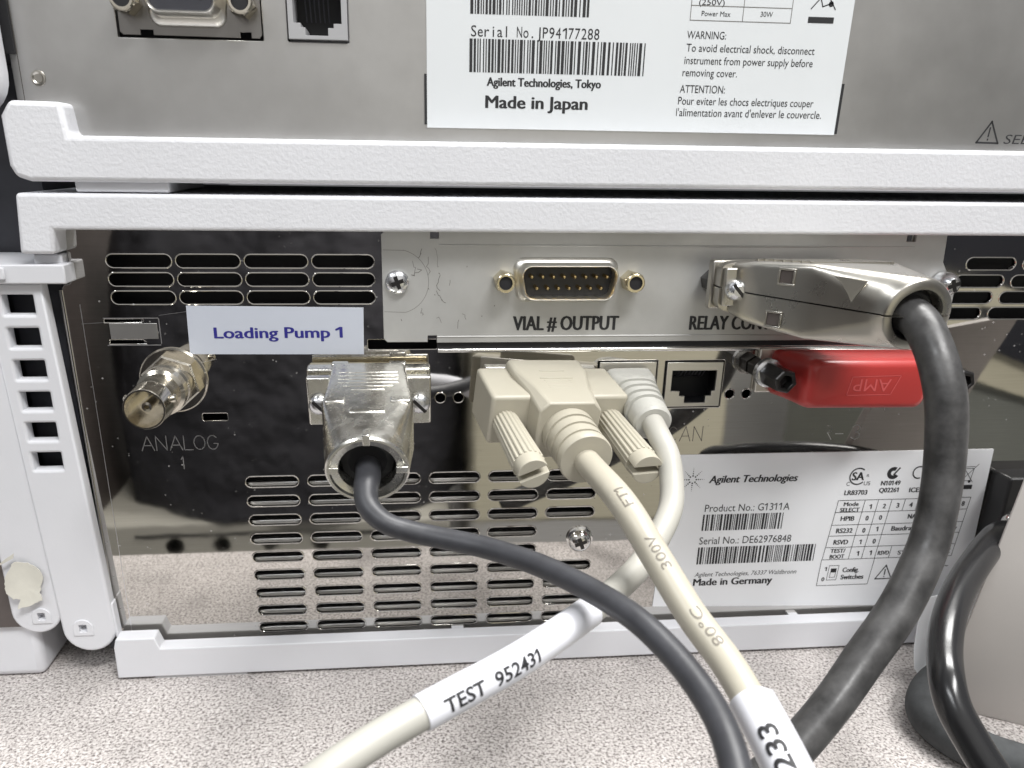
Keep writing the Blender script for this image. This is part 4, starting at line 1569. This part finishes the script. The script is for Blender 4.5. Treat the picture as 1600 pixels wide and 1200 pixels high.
for sx in (-1, 1):
    prof_n = 40
    mb = MB(PM)
    rings = []
    for y, k in ((19.4, 0.96), (20.0, 1.0), (39.6, 1.0), (39.6, 0.94)):
        ring = []
        for i in range(prof_n * 2):
            t = 2 * math.pi * i / (prof_n * 2)
            rr = (3.35 + 0.55 * (y - 19.4) / 20.2) * k * (1.0 if (i // 2) % 2 == 0 else 0.93)
            ring.append(Vector((sx * 13.9 + rr * math.cos(t), y, -0.6 + rr * math.sin(t))))
        rings.append(ring)
    mb.loft(rings, True, True)
    ts = mb.build('thumbscrew', 'beige_plastic', s_, angle=25)
    # slotted end: two cheeks either side of a screwdriver slot
    q = MB(PM)
    ang = 0.42 if sx < 0 else 0.05
    for sg in (1, -1):
        arc = []
        for i in range(15):
            t = math.radians(14 + 152 * i / 14) * 1.0
            arc.append((3.7 * math.cos(t), sg * 3.7 * math.sin(t)))
        rot = lambda p: (p[0] * math.cos(ang) - p[1] * math.sin(ang), p[0] * math.sin(ang) + p[1] * math.cos(ang))
        a2 = [rot(p) for p in arc]
        q.loft([[Vector((sx * 13.9 + x, 39.2, -0.6 + z)) for x, z in a2], [Vector((sx * 13.9 + x, 43.4, -0.6 + z)) for x, z in a2]])
    q.build('slotted_end', 'beige_plastic', ts, bevel=0.15)
c0 = PM @ Vector((0, 30, 0.2))
c1 = PM @ Vector((0, 40, 0.0))
bp = [tuple(c0), tuple(c1), (43.8, -61.0, 77.2), (48.3, -71.3, 70.1), (52.7, -80.8, 63.0), (56.9, -90.5, 58.0), (58.8, -100.7, 54.1), (59.6, -111.6, 50.8), (60.5, -122.7, 47.1), (61.2, -136, 42)]
mb = MB()
mb.tube(bp, 3.0, 28, 14)
jk = mb.build('cable_jacket', 'beige_cable', s_, angle=60)
fr = frames(bp, 14)
tocam = Vector((-45, -130, 80)).normalized()
mb = MB()
wrap_text(mb, '80\u00b0C', fr, 66, (-0.15, -0.55, 0.85), 3.06, 2.0, 8.6, True, 0.004)
wrap_text(mb, '300V', fr, 46, (-0.2, -0.55, 0.85), 3.06, 2.0, 7.6, True, 0.004)
wrap_text(mb, 'FT1', fr, 31, (-0.2, -0.55, 0.85), 3.06, 2.0, 4.4, True, 0.004)
mb.build('jacket_print', 'print_faint', jk)
mb = MB()
k0 = 78
seg = fr[k0:]
rings = []
for c, t, e1, e2 in seg:
    rings.append([c + (e1 * math.cos(a) + e2 * math.sin(a)) * 3.5 for a in [2 * math.pi * i / 32 for i in range(32)]])
mb.loft(rings, True, True)
c, t, e1, e2 = seg[0]
rt = t.cross(Vector((0, -.55, .83))).normalized()
if rt.x < 0:
    rt = -rt
vs_ = []
for c_, t_, _, _ in seg:
    rr = (rt - t_ * rt.dot(t_)).normalized()
    nn = rr.cross(t_).normalized()
    if nn.z < 0:
        nn = -nn
    for d0, n0 in ((2.2, 2.6), (4.3, 1.2), (4.3, 1.0), (2.2, 2.3)):
        vs_.append(c_ + rr * d0 + nn * n0)
fs = []
for k in range(len(seg) - 1):
    fs += [(k * 4 + i, k * 4 + (i + 1) % 4, k * 4 + 4 + (i + 1) % 4, k * 4 + 4 + i) for i in range(4)]
fs.append((0, 1, 2, 3))
mb.add(vs_, fs)
sv = mb.build('label_sleeve', 'label_sleeve', s_, angle=60)
mb = MB()
wrap_text(mb, '952233', fr, 108, (-0.32, -0.6, 0.8), 3.62, 3.1, 17.5, True, 0.02, 0.3)
mb.build('lettering', 'print_black', sv)

# --- pale network cable with ribbed boot
n_ = thing('network_cable', 'pale grey network cable with ribbed boot, sleeve reading TEST 952431', 'cable', (60, 0, 85))
mb = MB()
mb.box(55.2, 67.0, -3.2, 6, 80.6, 88.4)
pl = mb.build('modular_plug', 'pale_boot', n_, bevel=0.4)
mb = MB()
na = Vector((0.03, -1, -0.20)).normalized()
rings = []
N0 = Vector((60.4, -2.0, 86.2))
for s, a, bq, ex in ((0, 6.2, 4.0, 6), (4.5, 6.2, 4.2, 6), (6, 6.0, 4.6, 4)):
    rings.append(superellipse(N0 + na * s, na, (0, 0, 1), a, bq, ex, 40))
for k in range(4):
    y = 6.4 + k * 3.0
    r0 = 5.9 - k * 0.22
    for d, r in ((0, r0), (1.7, r0), (1.8, r0 - .7), (2.8, r0 - .75)):
        rings.append(superellipse(N0 + na * (y + d), na, (0, 0, 1), r, r * (0.84 + 0.04 * k), 2.8 - 0.2 * k, 40))
rings.append(superellipse(N0 + na * 18.6, na, (0, 0, 1), 5.1, 4.9, 2, 40))
rings.append(superellipse(N0 + na * 22.5, na, (0, 0, 1), 4.9, 4.7, 2, 40))
rings.append(superellipse(N0 + na * 23.2, na, (0, 0, 1), 4.3, 4.1, 2, 40))
rings.append(superellipse(N0 + na * 23.2, na, (0, 0, 1), 0.05, 0.05, 2, 40))
mb.loft(rings)
mb.build('strain_boot', 'pale_boot', n_, angle=35)
np_ = [tuple(N0 + na * 16), tuple(N0 + na * 22), (60.7, -31.0, 80.6), (61.4, -36.5, 77.6), (61.2, -41.0, 73.2), (59.6, -46.4, 68.8), (55.1, -52.6, 64.7), (48.3, -60.6, 61.4), (38.3, -70.8, 60.2), (28.8, -79.6, 59.8), (17.8, -90.1, 60.5), (6.2, -97.8, 59.8), (-4.1, -103.7, 58.3), (-13.4, -109.9, 56.4), (-23.8, -115.9, 51.9), (-36, -122, 45)]
mb = MB()
mb.tube(np_, lambda t: 2.75 + 0.0 * t, 28, 12)
mb.build('cable_jacket', 'pale_cable', n_, angle=60)
fr = frames(np_, 12)
mb = MB()
seg = fr[100:138]
rings = []
for i, (c, t, e1, e2) in enumerate(seg):
    rings.append([c + (e1 * math.cos(a) + e2 * math.sin(a)) * 3.05 for a in [2 * math.pi * q / 36 for q in range(36)]])
mb.loft(rings, True, True)
sv = mb.build('label_sleeve', 'label_sleeve', n_, angle=60)
mb = MB()
wrap_text(mb, 'TEST  952431', fr, 134, (0.1, -0.85, 0.42), 3.13, 2.4, 20.0, True, 0.022, -0.3)
mb.build('lettering', 'print_black', sv)

# --- red terminator plug
r_ = thing('red_plug', 'red plastic terminator plug with black hexagonal jackscrews beside the relay hood', 'plug', (121, 0, 88.5))
RM = Matrix.Translation((121.0, 0, 88.5)) @ Matrix.Rotation(math.radians(0.6), 4, 'Y')
mb = MB(RM)
mb.box(-24, 24, -1.8, -0.3, -6.2, 6.2)
mb.build('connector_flange', 'tin_shell', r_, bevel=0.3)
mb = MB(RM)


def rr3(w0, w1, h, y, r, z=0.0):
    return [Vector((x, y, zz + z)) for x, zz in rrect(-w0, w1, -h, h, r, 6)]


mb.loft([rr3(20.5, 20, 6.0, -1.6, 2.0), rr3(21, 20, 6.3, -3, 2.2), rr3(19.5, 18.5, 6.5, -6.5, 2.4), rr3(18.4, 16.8, 6.7, -9, 2.4), rr3(17.7, 16.3, 6.8, -13.6, 2.6), rr3(17.4, 16.0, 6.6, -15.1, 2.5), rr3(16.9, 15.6, 6.15, -16.2, 2.4), rr3(16.2, 15.0, 5.5, -16.8, 2.2), rr3(15.4, 14.3, 4.8, -17.05, 2.0)])
rb = mb.build('plug_body', 'red_plastic', r_, angle=50)
mb = MB(RM)
yy = -17.12
put_lines(mb, [((-5.6, 2.3), (7.6, 2.7)), ((7.6, 2.7), (5.6, -2.4)), ((5.6, -2.4), (-6.4, -2.6)), ((-6.4, -2.6), (-5.6, 2.3))], 0.22, yy)
v, f, gw, _ = glyphs('AMP')
mb.add([(5.2 - a / gw * 10.2, yy, 1.7 - q / CAP * 3.2) for a, q in v], f)
mb.build('moulded_emblem', 'red_emblem', rb)
for x, vis in ((-24.0, 1), (26.0, 1)):
    c = RM @ Vector((x, 0, 0.8))
    d = Vector((0.06 if x < 0 else 0.0, -1, 0.0)).normalized()
    mb = MB()
    mb.lathe(c + d * 0.3, d, [(0, 2.9), (5.4, 2.9), (5.8, 2.6)], 6, phase=0.1)
    mb.lathe(c + d * 8.2, d, [(0, 3.3), (8.0, 3.3), (8.5, 2.8), (8.5, 1.9), (5.5, 1.9), (5.5, 0.02)], 6, phase=0.3)
    jo = mb.build('jackscrew', 'black_metal', r_, bevel=0.2, angle=25)
    mb = MB()
    mb.lathe(c + d * 5.8, d, [(0, 3.1), (0.4, 3.9), (2.0, 3.9), (2.4, 3.1)], 32)
    mb.build('washer', 'screw_zinc', jo)

# --- black mains lead, paper tag, rubber hose and the box at the right
mb = MB()
pp = [(174, -8, 6), (173, -10, 18), (170, -14, 32), (169.1, -18.0, 43.9), (157.2, -28.3, 49.1), (144.0, -39.2, 48.4), (133.8, -47.8, 45.8), (126.4, -55.4, 42.9), (121.3, -62.3, 39.5), (117.8, -69.1, 36.4), (117.2, -73.7, 32.4), (118.9, -77.7, 28.0), (121.5, -81.9, 23.1), (125.9, -86.6, 17.1)]
mb.tube(pp, 3.65, 28, 10)
tag(mb.build('mains_lead', 'power_cable', angle=60, at=(150, -40, 0)), 'glossy black mains lead curving down beside the taupe card', 'cable')

mb = MB()
edge = [(149.5, -18, 24.5), (147.0, -20.5, 17.5), (145.6, -23, 11.0), (145.2, -25.5, 6.0), (147.2, -28.5, 2.4), (150.8, -31.0, 0.2)]
fs, vs_ = [], []
for k, (x, y, z) in enumerate(edge):
    vs_ += [(x, y, z), (172, y + 4, z + 2), (x, y + 0.3, z), (172, y + 4.3, z + 2)]
for k in range(len(edge) - 1):
    a, q = 4 * k, 4 * k + 4
    fs += [(a, a + 1, q + 1, q), (a + 2, q + 2, q + 3, a + 3), (a, q, q + 2, a + 2), (a + 1, a + 3, q + 3, q + 1)]
fs += [(0, 2, 3, 1), (4 * len(edge) - 4, 4 * len(edge) - 3, 4 * len(edge) - 1, 4 * len(edge) - 2)]
mb.add(vs_, fs)
tag(mb.build('paper_slip', 'paper', at=(150, -28, 0)), 'white paper slip standing behind the black mains lead', 'paper')

mb = MB()
mb.tube([(165, -27, 5.6), (153, -30, 5.8), (144, -35, 5.9), (138.4, -41.5, 5.8), (137.4, -48, 5.6), (140, -56, 5.5), (147, -63, 5.4), (158, -70, 5.4)], lambda t: 5.4 + 0.3 * math.sin(t * 14), 28, 8)
tag(mb.build('rubber_hose', 'rubber_grey', angle=60, at=(145, -42, 0)), 'dull grey rubber hose curled on the bench at the lower right', 'hose')

mb = MB()
prof = [(-34, 0, 147.0), (-40, 28, 144.5), (-38, 47.8, 149.0), (-35, 69, 154.4), (-31, 92, 161.0), (-20, 96, 163), (-8, 96, 163), (-8, 0, 150)]
prof = prof[:6]
q0 = [Vector((x, y, z)) for y, z, x in prof]
left_face = [p + Vector((1.8, 1.6, 0)) for p in q0]
right_edge = [p + Vector((62, -34, 0)) for p in q0]
far = [p + Vector((64.5, -32, 0)) for p in q0]
mb.loft([[q0[k], right_edge[k], far[k], left_face[k]] for k in range(len(prof))])
tag(mb.build('folded_card', 'box_grey', bevel=0.4, seg=2, at=(180, -50, 0)), 'pale taupe creased card standing at the lower right edge', 'card')
